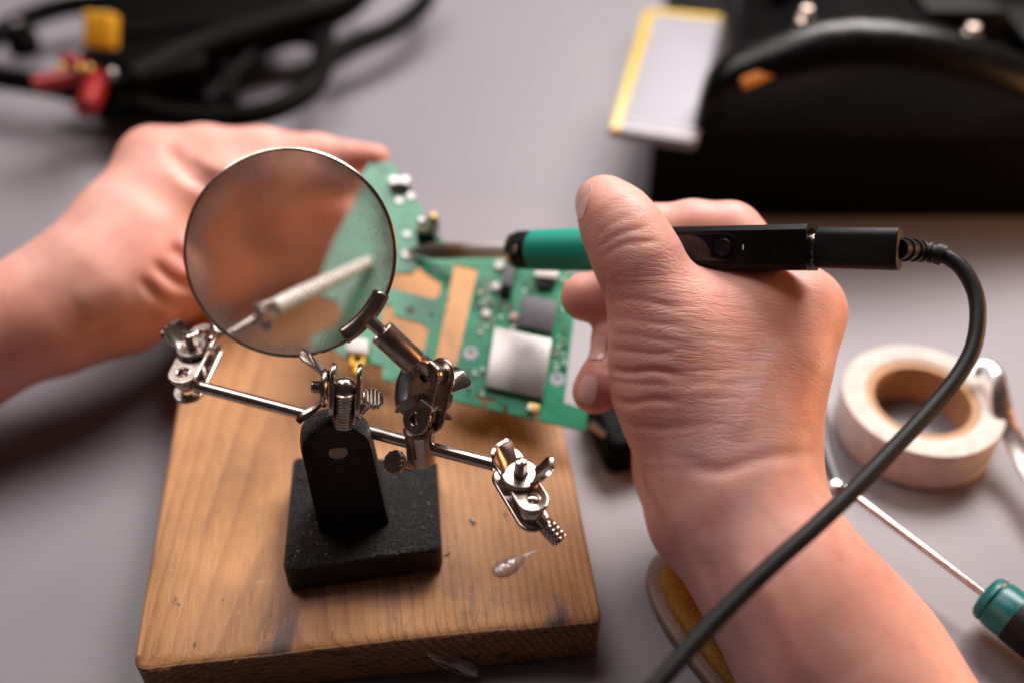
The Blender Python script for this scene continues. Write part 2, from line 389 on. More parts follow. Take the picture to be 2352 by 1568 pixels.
# upright post, a tapering tombstone
pb = Z(815, 1210, PZ); PF = Fr((pb[0], pb[1], PZ - .002), (0, 0, 1), (1, .16, 0))
def post():
    hw0, hw1, H = .0108, .0098, .0462; prof = []
    nn = 30
    def outline(s):   # in local x,z
        pts = [(-hw0 * s, 0)]
        zc = H - hw1
        for a in np.linspace(math.pi, 0, 25): pts.append((hw1 * s * math.cos(a), zc + hw1 * s * math.sin(a)))
        pts.append((hw0 * s, 0)); return np.array(pts)
    R = []
    for (yf, s) in ((0.0014, .82), (.0005, .92), (0, 1.0), (.002, 1.04), (.006, 1.05), (.0095, 1.03), (.0115, .97), (.0125, .86)):
        P = outline(s); k = P[:, 1] / H
        lean = -.0008 + .0055 * k      # front face leans back with height
        yy = yf * (1.32 - .68 * k) + lean * .35
        R.append(PF(np.column_stack([P[:, 0] - .0022 * k, yy, np.where(P[:, 1] > 0, P[:, 1] - (1 - s) * 0, -.001)])))
    return Geo().rings(R)
po = build(post(), 'upright_post', M_IRON, stand, ang=75)
rv = PF([-.0022 * .68, .0026, .0345])[0]
build(Geo().lathe([(.0031, -.001), (.0031, .0001), (.0026, .0004), (0, .0005)], Fr(rv, unit(-PF.y + .10 * PF.z), PF.x), 28), 'rivet', plain('dull_rivet', (.34, .25, .21), .5, .6), po)

def thread(g, fr, r, L, pitch=.0007, n=20, tip=True):
    k = int(L / pitch * 4); prof = []
    for i in range(k + 1):
        h = L * i / k; prof.append((r * (1 - .13 * (i % 4 in (0, 1))), h))
    if tip: prof += [(r * .8, L + .0003), (0, L + .0004)]
    g.lathe(prof, fr, n); return g
def plate(g, fr, L, r, th, dim=True):
    """pressed link plate from (0,0) to (L,0): stadium with dimpled ends and turned edge"""
    P = stadium(L, r - th * .3, 16); hs = [circ(r * .40, 20), circ(r * .40, 20, L)]; g.holed(P, hs, fr, -th / 2, th / 2)
    E = fr(np.column_stack([np.array(P), np.zeros(len(P))])); g.tube(E, th * .5, 10, closed=True)
    for cx in (0, L):
        c = fr(np.column_stack([np.array(circ(r * .43, 20, cx)), np.full(20, th * .36)])); g.tube(c, th * .28, 8, closed=True)
    return g
def dimple(g, fr, r):   # countersunk seat: a raised lip and a dark well
    g.lathe([(r * 1.35, 0), (r * 1.25, .00025), (r * 1.0, .0003), (r * .82, -.0001), (r * .45, -.0001), (r * .3, .0002), (0, .0003)], fr, 24); return g
def wing(g, fr, e, r0, L, H, W, th=.0008, cup=.5, spread=1.0):
    """one pressed wing rising from the nut's disc; e = direction in the nut plane (angle)"""
    ca, sa = math.cos(e), math.sin(e); G = []
    for t in np.linspace(0, 1, 14):
        row = []
        wt = W * (.62 + .50 * t) * (math.sqrt(max(0, 1 - max(0, (t - .60) / .40) ** 2.2)) if t > .60 else 1) + 1e-5
        for q in np.linspace(-1, 1, 13):
            rr = r0 + L * (t ** .9); hh = H * (t ** 1.25)
            s_ = q * wt; cc = cup * wt * (q * q) * (.35 + .9 * t)
            # the wing's edges curl up and back
            x = rr - cc * .35; z = hh + cc * .75
            row.append((x * ca - s_ * sa, x * sa + s_ * ca, z))
        G.append(fr(row))
    g.sheet(np.array(G), th); return g
def wing_nut(parent, fr, e1=0.0, e2=math.pi, size=1.0, bolt=.0050, mat=None, H=.0052, L=.0052):
    g = Geo(); r = .0048 * size
    g.lathe([(r * .9, -.0006), (r * 1.0, -.0001), (r, .0004), (r * .92, .0010), (r * .55, .0011), (.0019 * size, .0010), (.0019 * size, -.0006)], fr, 26, False)
    for e in (e1, e2): wing(g, fr, e, r * .55, L * size, H * size, .0040 * size)
    o = build(g, 'wing_nut', mat or M_NICK, parent, ang=50)
    b = Geo(); thread(b, fr.at(0, 0, -.0008), .00165 * size, bolt); build(b, 'threaded_bolt', mat or M_NICK, o, ang=60)
    return o

# horizontal arm
ROD_Z = .0660
ra = Z(447, 884, ROD_Z); rb = Z(1136, 1066, ROD_Z); rd = unit(rb - ra)
g = Geo(); L_ = np.linalg.norm(rb - ra)
g.lathe([(.0010, -.004), (.0010, 0), (.0016, .0001), (.00192, .0005), (.00192, L_ * .5), (.00192, L_ - .0005), (.0016, L_), (.00115, L_ + .0001), (.00115, L_ + .0022)], Fr(ra, rd, (0, 0, 1)), 32)
build(g, 'cross_rod', M_NICK, stand, ang=30)

# ---- right joint: two level link plates, wing nut on top, knurled pin
def link_joint(cRod, cOut, ztop, gap, name='link_plate', r=.0044):
    d = np.array([cOut[0] - cRod[0], cOut[1] - cRod[1], 0]); L = np.linalg.norm(d); ux = unit(d)
    ps = []
    for k, zz in enumerate((ztop, ztop - gap)):
        fr = Fr((cRod[0], cRod[1], zz), (0, 0, 1), ux); g = Geo(); plate(g, fr, L, r, .0013)
        ps.append(build(g, name, M_NICK, stand, ang=40))
    return ux, L
zt = ROD_Z + .0036
c1 = rb + rd * .0040
c2 = Z(1224, 1147, zt); c2[2] = ROD_Z
ux, Lp = link_joint(c1, c2, zt, .0080)
build(Geo().ball(c1, .0031, 22), 'ball', M_NICK, stand); build(Geo().ball(c2 + np.array([0, 0, -.0006]), .0033, 22), 'ball', M_NICK, stand)
nutc = (c1 + c2) / 2; nf = Fr((nutc[0], nutc[1], zt + .0016), unit((.06, -.02, 1)), (1, 0, 0))
wing_nut(stand, nf, math.radians(-14), math.radians(141), 1.12, .0068)
build(Geo().lathe([(.0017, 0), (.0017, .0102), (.003, .0103), (.003, .0125), (0, .0126)], Fr((nutc[0], nutc[1], zt - .0122)), 20), 'bolt_shank', M_NICK, stand)
# knurled pin
pe = Z(1283, 1238, .0575); ps_ = c2 + np.array([0, 0, -.0012]); pdn = unit(pe - ps_); PL_ = np.linalg.norm(pe - ps_)
g = Geo(); fr = Fr(ps_, pdn, (0, 0, 1))
g.lathe([(.0018, .001), (.0019, PL_ * .44), (.0021, PL_ * .47)], fr, 24)
n = 56; m = 44; R = []
for i in range(m + 1):
    t = i / m; h = PL_ * .46 + t * PL_ * .56
    a = np.linspace(0, 2 * math.pi, n, endpoint=False)
    k1 = np.abs(((a * 9 / (2 * math.pi) + t * 4.0) % 1) - .5) * 2; k2 = np.abs(((a * 9 / (2 * math.pi) - t * 4.0) % 1) - .5) * 2
    rr = .00215 + .00030 * np.minimum(k1, k2) * 1.5
    if i == m: rr = np.full(n, .0020)
    R.append(fr(np.column_stack([rr * np.cos(a), rr * np.sin(a), np.full(n, h)])))
g.rings(R)
build(g, 'knurled_pin', M_NICK, stand, ang=25)

# ---- left joint
zl = ROD_Z + .0036
l1 = ra - rd * .0030; l2 = Z(466, 768, zl); l2[2] = ROD_Z
l1 = Z(421, 858, zl); l1[2] = ROD_Z
uxl, Lpl = link_joint(l1, l2, zl, .0080, r=.0046)
build(Geo().ball(l1, .0031, 20), 'ball', M_NICK, stand); build(Geo().ball(l2, .0031, 20), 'ball', M_NICK, stand)
nl = l1 * .45 + l2 * .55
wing_nut(stand, Fr((nl[0], nl[1], zl + .0016), unit((-.05, .0, 1)), (1, 0, 0)), math.radians(4), math.radians(152), 1.12, .0062)
build(Geo().lathe([(.0017, 0), (.0017, .0102), (.003, .0103), (.003, .0125), (0, .0126)], Fr((nl[0], nl[1], zl - .0122)), 20), 'bolt_shank', M_NICK, stand)

# ---- post head: neck, two round cheeks, wing nut left, slotted thumb screw right
nb = U(790, 978, .2965); nt = U(791, 905, .2925)
nv = unit(nt - nb); g = Geo(); thread(g, Fr(nb, nv, (1, 0, 0)), .0031, float(np.linalg.norm(nt - nb)) + .001, .0009, 26, False); build(g, 'threaded_neck', M_NICK, stand, ang=50)
hc = U(791, 893, .2930); build(Geo().ball(hc, .0036, 22), 'ball', M_NICK, stand)
hx = unit(np.array([1, .02, -.10]))
hz = hx; hup = unit(np.array([0, .45, .89]))
for off in (-.0034, .0038):
    fr = Fr(hc + hx * off - hup * .0040, hx, hup); g = Geo(); g.prism(stadium(.0072, .0044, 14), fr, -.0007, .0007, .0004); build(g, 'cheek_plate', M_NICK, stand)
wing_nut(stand, Fr(hc - hx * .0052 + hup * .0002, -hx, hup), math.radians(10), math.radians(180 + 14), 1.18, .0044, H=.0056, L=.0060)
def thumbscrew(o, nrm, xdir, r, name='thumb_screw', th=.0016, shaft=.006):
    fr = Fr(o, nrm, xdir); g = Geo(); n = 48; a = np.linspace(0, 2 * math.pi, n, endpoint=False); rr = r * (1 + .03 * np.sign(np.sin(a * 12)))
    ring = lambda s_, h: fr(np.column_stack([rr * s_ * np.cos(a), rr * s_ * np.sin(a), np.full(n, h)]))
    g.rings([ring(.9, 0), ring(1, .0002), ring(1, th - .0002), ring(.93, th)])
    for q in (-.55, -.18, .2, .56):      # ribs across the face
        hw = r * .86 * math.sqrt(1 - q * q); g.prism(rrect(hw * 2, r * .16, r * .07, 3, 0, q * r), fr, th - .0001, th + .0004, .00015, 2)
    g.lathe([(.0013, -shaft), (.0013, 0)], fr, 16); return build(g, name, M_NICK, stand, ang=35)
thumbscrew(U(853, 918, .2905), unit(RT * .50 - FW * .62 + UP * .50), RT * .3 + UP, .0031, shaft=.006)

# ---- middle joint: clamp block on rod, swivel plates, ferrule to the magnifier
mr = ra + rd * (np.linalg.norm(Z(966, 1020, ROD_Z) - ra)); mb = Fr((mr[0], mr[1], ROD_Z - .0062), (0, 0, 1))
g = Geo(); g.lathe([(.0040, 0), (.0043, .0004), (.0043, .0118), (.0046, .0120), (.0046, .0132), (.0040, .0137), (.0030, .0136), (.0026, .0128), (0, .0128)], mb, 32); blk = build(g, 'clamp_block', M_NICK, stand, ang=35)
thumbscrew(U(911, 1062, .2965), unit(-FW * .78 - .45 * RT + .22 * UP), unit(RT + .25 * UP), .0035, shaft=.0075)
mtop = mb([0, 0, .0128])[0]
DM = .2925
pa = U(955, 962, DM + .004); pc = U(978, 862, DM + .001)    # lower and upper ball centres
pn = unit(-FW * .82 - RT * .56 + UP * .08); pl = unit(pc - pa); pn = unit(pn - pl * pn.dot(pl)); LM = np.linalg.norm(pc - pa)
build(Geo().ball(pa - pn * .0032, .0032, 22), 'ball', M_NICK, stand); build(Geo().ball(pc - pn * .0032, .0034, 22), 'ball', M_NICK, stand)
build(Geo().tube([mtop + np.array([0, 0, -.001]), pa - pn * .0032], .0020, 16), 'swivel_stem', M_NICK, stand)
for k, off in enumerate((0.0, -.0068)):
    fr = Fr(pa + pn * off, pn, pl); g = Geo(); plate(g, fr, LM, .0045, .0013)
    build(g, 'link_plate', M_FERR, stand, ang=40)
mid = (pa + pc) / 2
wing_nut(stand, Fr(mid - pn * .0078, -pn, pl), math.radians(20), math.radians(190), 1.05, .005)
# wing-shaped bolt head in front, seen nearly edge on
g = Geo(); hd = unit(-RT * .62 - UP * .55 - FW * .45); side = unit(np.cross(hd, pn)); fb = mid + pn * .0006
g.lathe([(.0014, -.001), (.0014, .0022)], Fr(fb, pn, pl), 16)
G = []
for t in np.linspace(-.35, 1, 14):
    row = []
    wt = .0022 * math.sqrt(max(.02, 1 - ((t - .3) / .72) ** 2))
    for q in np.linspace(-1, 1, 7): row.append(fb + pn * (.0016 + .0012 * abs(t)) + hd * t * .0062 + side * q * wt * .5 + pn * q * wt * .8)
    G.append(row)
g.sheet(np.array(G), .0011); build(g, 'bolt_head', M_NICK, stand, ang=50)
# ferrule
f0 = U(952, 833, .2915); f1 = U(876, 762, .2886); fv = unit(f1 - f0); FL = np.linalg.norm(f1 - f0)
build(Geo().tube(spline([pc - pn * .0032, (pc - pn * .0032) * .45 + f0 * .55 + UP * .0012, f0 + fv * .001], 5), [.0030] + [.0027] * 9 + [.0028], 20), 'ferrule_neck', M_NICK, stand)
g = Geo(); g.lathe([(.0029, -.0002), (.0036, 0), (.0038, .0004), (.0038, FL - .0003), (.0036, FL), (.0030, FL), (.0028, FL - .0012), (0, FL - .0012)], Fr(f0, fv, FW), 36); fer = build(g, 'ferrule', M_FERR, stand, ang=30)

# ---- magnifying glass
LC = U(672, 582, .2880); LR = 236 / F * .2880
ln = unit(CAMV - LC) + .075 * RT - .03 * UP; LF = Fr(LC, ln, RT)
def lens():
    n = 96; R = .30; r0 = LR - .0004; sag = lambda r: R - math.sqrt(R * R - r * r)
    e = sag(r0); rings = []; edge = .0007
    for r in np.linspace(.0004, r0, 26): rings.append((r, edge + e - sag(r)))
    rings.append((r0, 0))
    for r in np.linspace(r0, .0004, 26): rings.append((r, -(edge + e - sag(r))))
    return Geo().lathe(rings, LF, n)
def m_glass():
    t = NT('dusty_lens_glass'); v = t.coord(); t.t.nodes.remove(t.p)
    gl = t.n('ShaderNodeBsdfGlass'); gl.inputs['IOR'].default_value = 1.47; gl.inputs['Roughness'].default_value = 0.0; gl.inputs['Color'].default_value = (.95, .95, .94, 1)
    df = t.n('ShaderNodeBsdfDiffuse'); tr = t.n('ShaderNodeBsdfTranslucent'); tr.inputs[0].default_value = (.60, .55, .50, 1); df.inputs[0].default_value = (.62, .58, .56, 1)
    dd = t.n('ShaderNodeMixShader'); dd.inputs[0].default_value = .5; t.l(df.outputs[0], dd.inputs[1]); t.l(tr.outputs[0], dd.inputs[2])
    sep = t.n('ShaderNodeSeparateXYZ'); c = t.n('ShaderNodeTexCoord'); t.l(c.outputs['Object'], sep.inputs[0])
    rad = t.math('DIVIDE', t.math('SQRT', t.math('ADD', t.math('POWER', sep.outputs[0], 2.0), t.math('POWER', sep.outputs[1], 2.0))), LR)
    n1 = t.noise(v, 4200, 2, .5); n2 = t.noise(v, 130, 4, .6); sp = t.voro(v, 900); n3 = t.noise(v, 500, 3, .6)
    fine = t.math('MULTIPLY', t.ramp(n1, [(.50, 0.), (.72, .48)]), t.ramp(n2, [(.35, .25), (.65, 1.)]))
    specks = t.math('MULTIPLY', t.ramp(sp, [(.10, .95), (.16, 0.)]), t.ramp(n3, [(.54, 0.), (.60, 1.)]))
    edge = t.math('MULTIPLY', t.ramp(rad, [(.74, 0.), (.97, .55)]), t.ramp(n2, [(.3, .35), (.7, 1.)]))
    haze = t.math('ADD', t.math('ADD', fine, specks), t.math('ADD', edge, .07))
    mx = t.n('ShaderNodeMixShader'); t.l(t.math('MINIMUM', haze, .92), mx.inputs[0]); t.l(gl.outputs[0], mx.inputs[1]); t.l(dd.outputs[0], mx.inputs[2]); t.l(mx.outputs[0], t.o.inputs[0]); return t.m
lg = build(lens(), 'lens_glass', m_glass(), stand, fr=None, ang=50)
# keep the lens texture centred: give it its own frame
def reframe(o, fr):
    M = MW[o]; N = fr.M(); T = N.inverted() @ M; o.data.transform(T); o.matrix_parent_inverse = Matrix.Identity(4); o.matrix_local = M.inverted() @ N
reframe(lg, LF)
g = Geo(); g.lathe([(LR - .00035, .0017), (LR + .00005, .0019), (LR + .00040, .0016), (LR + .00045, 0), (LR + .00040, -.0024), (LR + .0001, -.0028), (LR - .00035, -.0026), (LR - .00045, -.0016), (LR - .00040, 0)], LF, 160, False)
g.rings([LF(np.column_stack([(LR - .00040) * np.cos(np.linspace(0, 2 * math.pi, 160, endpoint=False)), (LR - .0004) * np.sin(np.linspace(0, 2 * math.pi, 160, endpoint=False)), np.full(160, h)])) for h in (0, .0017)], False, False)
build(g, 'lens_rim', M_RIM, stand, ang=40)
# gripping shoe on the rim
g = Geo(); A = np.radians(np.linspace(-24.5, -60.5, 30)); R = []
for i, a in enumerate(A):
    er = LF.x * math.cos(a) + LF.y * math.sin(a)
    e_ = .82 if i in (0, 29) else 1.0
    sec = []
    for (r_, h_) in rrect(.0050 * e_, .0054 * e_, .0018, 5): sec.append(LC + er * (LR - .0014 + r_) + LF.z * (h_ - .0004))
    R.append(np.array(sec))
g.rings(R); build(g, 'rim_shoe', M_FERR, stand, ang=40)
g = Geo(); g.tube([f1 - fv * .003, f1 + fv * .0044], .0019, 14); build(g, 'shoe_stud', M_NICK, stand)

# ---- alligator clip on the left joint, gripping the circuit board behind the lens
PS = .36
PN = unit((0, -PS, 1)); PO = np.array([0, .2462, .030])
def PC(px, py, h=0.0):
    r = ray(px, py); o = PO + PN * h; t = (o - CAMV).dot(PN) / r.dot(PN); return CAMV + r * t
tip = PC(812, 594, .0012); root = U(632, 688, .354)
M_ARM_GLARE = plain('glare_white_arm', (.82, .76, .66), .35, var=.03); cv = unit(tip - root); CL = np.linalg.norm(tip - root); cf = Fr(root, cv, (0, 0, 1))  # bright glare on the metal clip arm, painted in as ivory-white colour
build(Geo().lathe([(.0018, 0), (.0027, .0006), (.0028, .0016), (.0026, CL * .3), (.0016, CL - .002), (.0013, CL - .0008), (.0006, CL)], cf, 24), 'clip_arm', M_ARM_GLARE, stand, ang=50)
for sx in (-1, 1): build(Geo().tube([root - cv * .006 + UP * .0024 * sx, root + cv * .002 + UP * .0018 * sx], .0012, 12), 'clip_jaw', M_NICK2, stand)
build(Geo().tube([l2, root + cv * .004], .0019, 14), 'clip_stem', M_NICK, stand)
thumbscrew(root - cv * .003 + np.array([.0005, -.0035, -.0022]), unit((.2, -.6, .8)), (1, 0, 0), .0019, 'clip_screw', shaft=.004)
build(Geo().tube([root - cv * .004 + np.array([-.002, .002, .001]), root - cv * .004 + np.array([.002, -.003, .001])], .0015, 14), 'clip_pivot', M_NICK, stand)

# ------------------------------------------------------------------ circuit board
xr = math.radians(9.0); pcx = unit(np.array([math.cos(xr), math.sin(xr), 0])); PBF = Fr(PC(1190, 820), PN, pcx)
pcb = empty('circuit_board', 'green circuit board with cut-outs and a square silver shield, held in the left hand', 'circuit board', PBF)
def loc(pts, h=0.0):
    M = np.array(PBF.M().inverted()); return [tuple((M[:3, :3] @ PC(x, y, h) + M[:3, 3])[:2]) for x, y in pts]
outer = loc([(868, 368), (902, 374), (922, 402), (955, 455), (985, 512), (1012, 548), (1042, 582), (1120, 592), (1200, 602), (1330, 632), (1322, 700), (1306, 830), (1296, 924), (1350, 940), (1346, 988),
             (1240, 964), (1237, 948), (1226, 946), (1228, 961), (1168, 948), (1166, 932), (1155, 930), (1156, 945), (1120, 937), (1116, 920), (1136, 922), (1137, 914), (1090, 905), (1089, 912), (1107, 917), (1110, 934), (1040, 918), (1030, 900), (1020, 880),
             (985, 880), (925, 868), (909, 866), (903, 876), (878, 868), (878, 838), (853, 832), (800, 822), (784, 818), (766, 800), (722, 790), (702, 765), (706, 730), (748, 715), (762, 695), (752, 668), (722, 655), (716, 632), (742, 560), (790, 470), (836, 396), (848, 372)])
cA = loc([(880, 624), (946, 627), (961, 611), (976, 625), (1012, 648), (1010, 677), (998, 688), (890, 660), (876, 645)])
cB = loc([(1044, 606), (1098, 617), (1045, 852), (997, 840)])
cC = loc([(880, 702), (899, 698), (905, 724), (970, 741), (984, 756), (974, 806), (900, 796), (874, 760)])
holes = [cA, cB, cC]
for (x, y, r) in ((1081, 810, 7), (1280, 870, 7), (1110, 666, 5), (880, 392, 6)):
    c = loc([(x, y)])[0]; holes.append([(c[0] + r * .00016 * math.cos(a), c[1] + r * .00016 * math.sin(a)) for a in np.linspace(0, 2 * math.pi, 16, endpoint=False)])
build(Geo().holed(outer, holes, PBF, -.0014, 0), 'board_plate', M_PCB, pcb, smooth=False)
def comp(name, pts, h, m, bev=.0003, h0=0.0, parent=None):
    P = loc(pts); P = np.array(P)
    if np.cross(P[1] - P[0], P[2] - P[1]) < 0: P = P[::-1]
    g = Geo().prism(P, PBF, h0 + .00004, h0 + h, bev, 2); return build(g, name, m, parent or pcb, ang=30)
comp('shield_can', [(1136, 758), (1266, 786), (1246, 922), (1113, 892)], .0024, M_SHIELD, .0005)
comp('processor_chip', [(1201, 681), (1281, 698), (1268, 769), (1189, 751)], .0017, M_CHIP, .0002)
comp('pin_socket', [(1163, 600), (1188, 606), (1174, 672), (1151, 668)], .0042, M_CHIP, .0002)
comp('socket_base', [(1150, 668), (1176, 673), (1171, 686), (1147, 681)], .0022, M_BLACK, .0002)
comp('white_connector', [(1229, 618), (1284, 622), (1280, 650), (1226, 645)], .0034, M_WHITEP, .0004)
comp('connector_foot', [(1236, 650), (1272, 653), (1266, 668), (1232, 664)], .0020, M_BLACK, .0002)
jst = comp('white_connector', [(800, 783), (848, 790), (846, 822), (797, 816)], .0036, M_WHITEP, .0004)
for (x, y) in ((1081, 810), (1280, 870)):
    c = loc([(x, y)])[0]; fr = PBF.at(c[0], c[1], 0)
    build(Geo().lathe([(.0013, .00004), (.0013, .00014), (.0026, .00014), (.0026, .00004)], fr, 28, False), 'hole_ring', plain('pale_pad', (.42, .45, .50), .35, .3), pcb)
# yellow plug pointing down to the stand
yp = Geo(); a = PC(822, 822, .0022); b = PC(822, 858, .0040) + np.array([0, -.001, .003]); yf = Fr(a, unit(b - a), RT); YL = np.linalg.norm(b - a)
for sx in (-1, 1): yp.prism(rrect(.0011, .0016, .0002, 2, sx * .0020, 0), yf, -.001, YL * .62, .0002, 2)
yp.prism(rrect(.0052, .0022, .0004, 3), yf, YL * .52, YL * .78, .0003, 2); yp.lathe([(.0017, YL * .74), (.0013, YL * 1.15), (.0008, YL * 1.4)], yf, 18)
build(yp, 'yellow_plug', M_YEL, pcb, ang=35)
# upper components
def can(name, px, py, r, h, m, cap=None):
    c = loc([(px, py)])[0]; fr = PBF.at(c[0], c[1], .00004); o = build(Geo().lathe([(r, 0), (r, h - .0003), (r - .0003, h), (0, h)], fr, 22), name, m, pcb)
    if cap: build(Geo().lathe([(r * .8, h), (r * .8, h + .0004), (0, h + .0004)], fr, 20), 'cap', cap, o)
    return o
can('tact_switch', 918, 428, .0040, .0018, M_BLACK)
for dx in (-11, 13): can('switch_leaf', 918 + dx, 424, .0021, .0032, M_SILVER)
can('solder_pad', 917, 462, .0016, .0006, M_SILVER); can('solder_pad', 943, 452, .0016, .0006, M_SILVER); can('solder_pad', 935, 540, .0014, .0006, M_SILVER)
comp('metal_bracket', [(966, 520), (1010, 528), (1000, 566), (958, 558)], .0075, plain('dark_bracket', (.05, .055, .03), .3, .8), .0005)
can('bracket_pin', 1000, 528, .0014, .0098, M_GOLD); can('bracket_pin', 972, 534, .0013, .0088, M_SILVER)
can('solder_joint', 936, 585, .0022, .0009, M_SILVER)
comp('edge_connector', [(1214, 928), (1240, 933), (1236, 952), (1211, 947)], .0016, M_GOLD, .0003)
can('solder_pad', 1216, 940, .0011, .0018, M_SILVER)
# surface mount parts, loosely clustered as in the photo
def lerp(a, b, t): return a + (b - a) * t
cols = {'capacitor': plain('tan_capacitor', (.42, .30, .20), .4), 'resistor': plain('dark_resistor', (.02, .02, .022), .4), 'solder_pad': M_SILVER, 'diode': plain('grey_diode', (.16, .16, .17), .4)}
spots = []
for _ in range(260):
    x = random.uniform(1098, 1300); y = random.uniform(636, 772)
    if (1185 < x < 1288 and 672 < y < 778) or (1143 < x < 1194 and y < 692) or (1224 < x < 1290 and y < 672): continue
    spots.append((x, y))
for _ in range(34): spots.append((random.uniform(1272, 1300), random.uniform(775, 850)))
for _ in range(10): spots.append((random.uniform(1066, 1112), random.uniform(840, 905)))
for _ in range(8): spots.append((random.uniform(1020, 1035), random.uniform(600, 700)))
spots += [(968, 640 - 40), (1000, 625), (958, 718), (990, 722), (1024, 716), (890, 600), (940, 845), (955, 835), (1138, 610), (1140, 640), (1146, 660), (1108, 704), (1095, 704)]
done = []
for i, (x, y) in enumerate(spots):
    if any((x - a) ** 2 + (y - b) ** 2 < 64 for a, b in done): continue
    done.append((x, y)); kind = random.choice(['capacitor', 'capacitor', 'resistor', 'solder_pad', 'solder_pad', 'diode'])
    l_, w_ = (random.uniform(5, 9), random.uniform(3, 4.5)) if random.random() < .5 else (random.uniform(3, 4.5), random.uniform(5, 9))
    comp(kind, [(x - l_ / 2, y - w_ / 2), (x + l_ / 2, y - w_ / 2), (x + l_ / 2, y + w_ / 2), (x - l_ / 2, y + w_ / 2)], random.uniform(.0004, .0009), cols[kind], 0)
can('led', 1116, 722, .0016, .0010, M_WHITEP); can('led', 1140, 660, .0018, .0012, M_WHITEP); can('led', 1147, 613, .0018, .0012, M_WHITEP); can('coil', 1180, 730, .0017, .0014, plain('pinkish_coil', (.5, .32, .30), .4))
can('via_pad', 1003, 617, .0016, .0003, M_CHIP); can('via_pad', 942, 712, .0017, .0003, M_CHIP)

# black rounded block on the table by the circuit board's near corner
g = Geo(); g.prism(rrect(.020, .034, .005, 5), Fr(Z(1420, 1010, 0), (0, 0, 1), (1, .25, 0)), .0002, .016, .003, 3)
ck = build(g, 'black_block', plain('matt_black_plastic', (.002, .0018, .0018), .6, Specular_IOR_Level=.08)); tag(ck, 'small black plastic block lying on the table under the right hand', 'clamp')
build(Geo().tube([Z(1360, 975, .012), Z(1395, 1000, .014)], .0016, 10), 'metal_stub', M_NICK, ck); 
# dark rubber-sleeved clip behind the swivel plates
build(Geo().tube(spline([U(938, 850, .318), U(926, 880, .316), U(925, 925, .312), U(940, 942, .306)], 6), .0023, 14, squash=.6), 'rubber_sleeve', M_RUBBER, stand)

# ------------------------------------------------------------------ soldering iron
tipP = PC(928, 577, .0006); dEnd = .3015
eP = U(1868, 569, dEnd); av = unit(eP - tipP); IL = np.linalg.norm(eP - tipP)
zc_ = unit(CAMV - (tipP + eP) / 2); zf = unit(zc_ + .04 * UP - av * (zc_ + .04 * UP).dot(av)); IF = Fr(tipP, zf, av)      # x along the iron, z its display face
iron = empty('soldering_iron', 'pen soldering iron with green grip and black body held in the right hand', 'soldering iron', IF)
def axp(px):   # distance along the iron at picture column px
    r = ray(px, 572); # closest approach of axis to the vertical plane of that column
    nrm = np.cross(r, UP); return float((CAMV - tipP).dot(nrm) / av.dot(nrm))
ax_fr = Fr(tipP, av, zf)
s1, s2, s3, s4, s5, s6 = axp(1000), axp(1075), axp(1178), axp(1190), axp(1226), axp(1545)
g = Geo(); g.lathe([(.0002, 0), (.0009, s1 * .25), (.0027, s1 * .8), (.0031, s1), (.0030, s1 * 1.4), (.0027, s2), (.0026, s3)], ax_fr, 24)
def m_tip():
    t = NT('heat_tinted_tip'); c = t.n('ShaderNodeTexCoord'); sp = t.n('ShaderNodeSeparateXYZ'); t.l(c.outputs['Object'], sp.inputs[0])
    n = t.noise(c.outputs['Object'], 600, 3); f = t.math('ADD', t.math('DIVIDE', sp.outputs[0], s3), t.math('MULTIPLY', t.math('SUBTRACT', n, .5), .12))
    return t.set(t.ramp(f, [(0., (.6, .57, .55)), (.12, (.12, .10, .10)), (.40, (.12, .09, .08)), (.55, (.26, .13, .05)), (.70, (.52, .44, .40)), (1., (.75, .68, .66))]), .42, .55)
build(g, 'heating_tip', m_tip(), iron)
build(Geo().lathe([(.0022, s3 - .001), (.0056, s3), (.0060, s3 + .0004), (.0060, s4), (.0022, s4)], ax_fr, 30), 'metal_collar', M_NICK, iron, ang=30)
col = build(Geo().lathe([(.0058, s4), (.0066, s4 + .0004), (.0067, s5 - .0006), (.0067, s5), (.003, s5)], ax_fr, 36), 'black_collar', M_BLACK, iron, ang=30)
sc = tipP + av * (s4 + s5) / 2 + zf * .0066
build(Geo().lathe([(.0014, -.0006), (.0014, .0003), (.0010, .0005), (0, .0002)], Fr(sc, zf, av), 16), 'collar_screw', M_NICK, col)
rg = .0070
prof = [(.0060, s5 - .0002), (rg - .0004, s5), (rg, s5 + .0006)] + [(rg + .0002 * math.sin(t * 3), s5 + .0006 + t * (s6 - s5)) for t in np.linspace(.02, 1, 12)] + [(rg - .001, s6)]
M_GRIP = NT('green_silicone'); vv = M_GRIP.coord(); M_GRIP.bump(M_GRIP.noise(vv, 3000, 2), .00002); M_GRIP = M_GRIP.set((.0, .30, .205), .52, 0.0, Subsurface_Weight=.1, Subsurface_Scale=.002)
build(Geo().lathe(prof, ax_fr, 48), 'silicone_grip', M_GRIP, iron, ang=40)
# body: chamfered square bar
s7 = axp(1500); hb = .00655; ch = .0016
oct_ = [(hb, hb - ch), (hb - ch, hb), (-hb + ch, hb), (-hb, hb - ch), (-hb, -hb + ch), (-hb + ch, -hb), (hb - ch, -hb), (hb, -hb + ch)]
bf = Fr(tipP + av * s7, av, zf)       # x = display side, y = downwards in the picture
g = Geo(); g.prism(oct_, bf, 0, IL - s7, .0005, 3); body = build(g, 'body', M_ANOD, iron, ang=20)
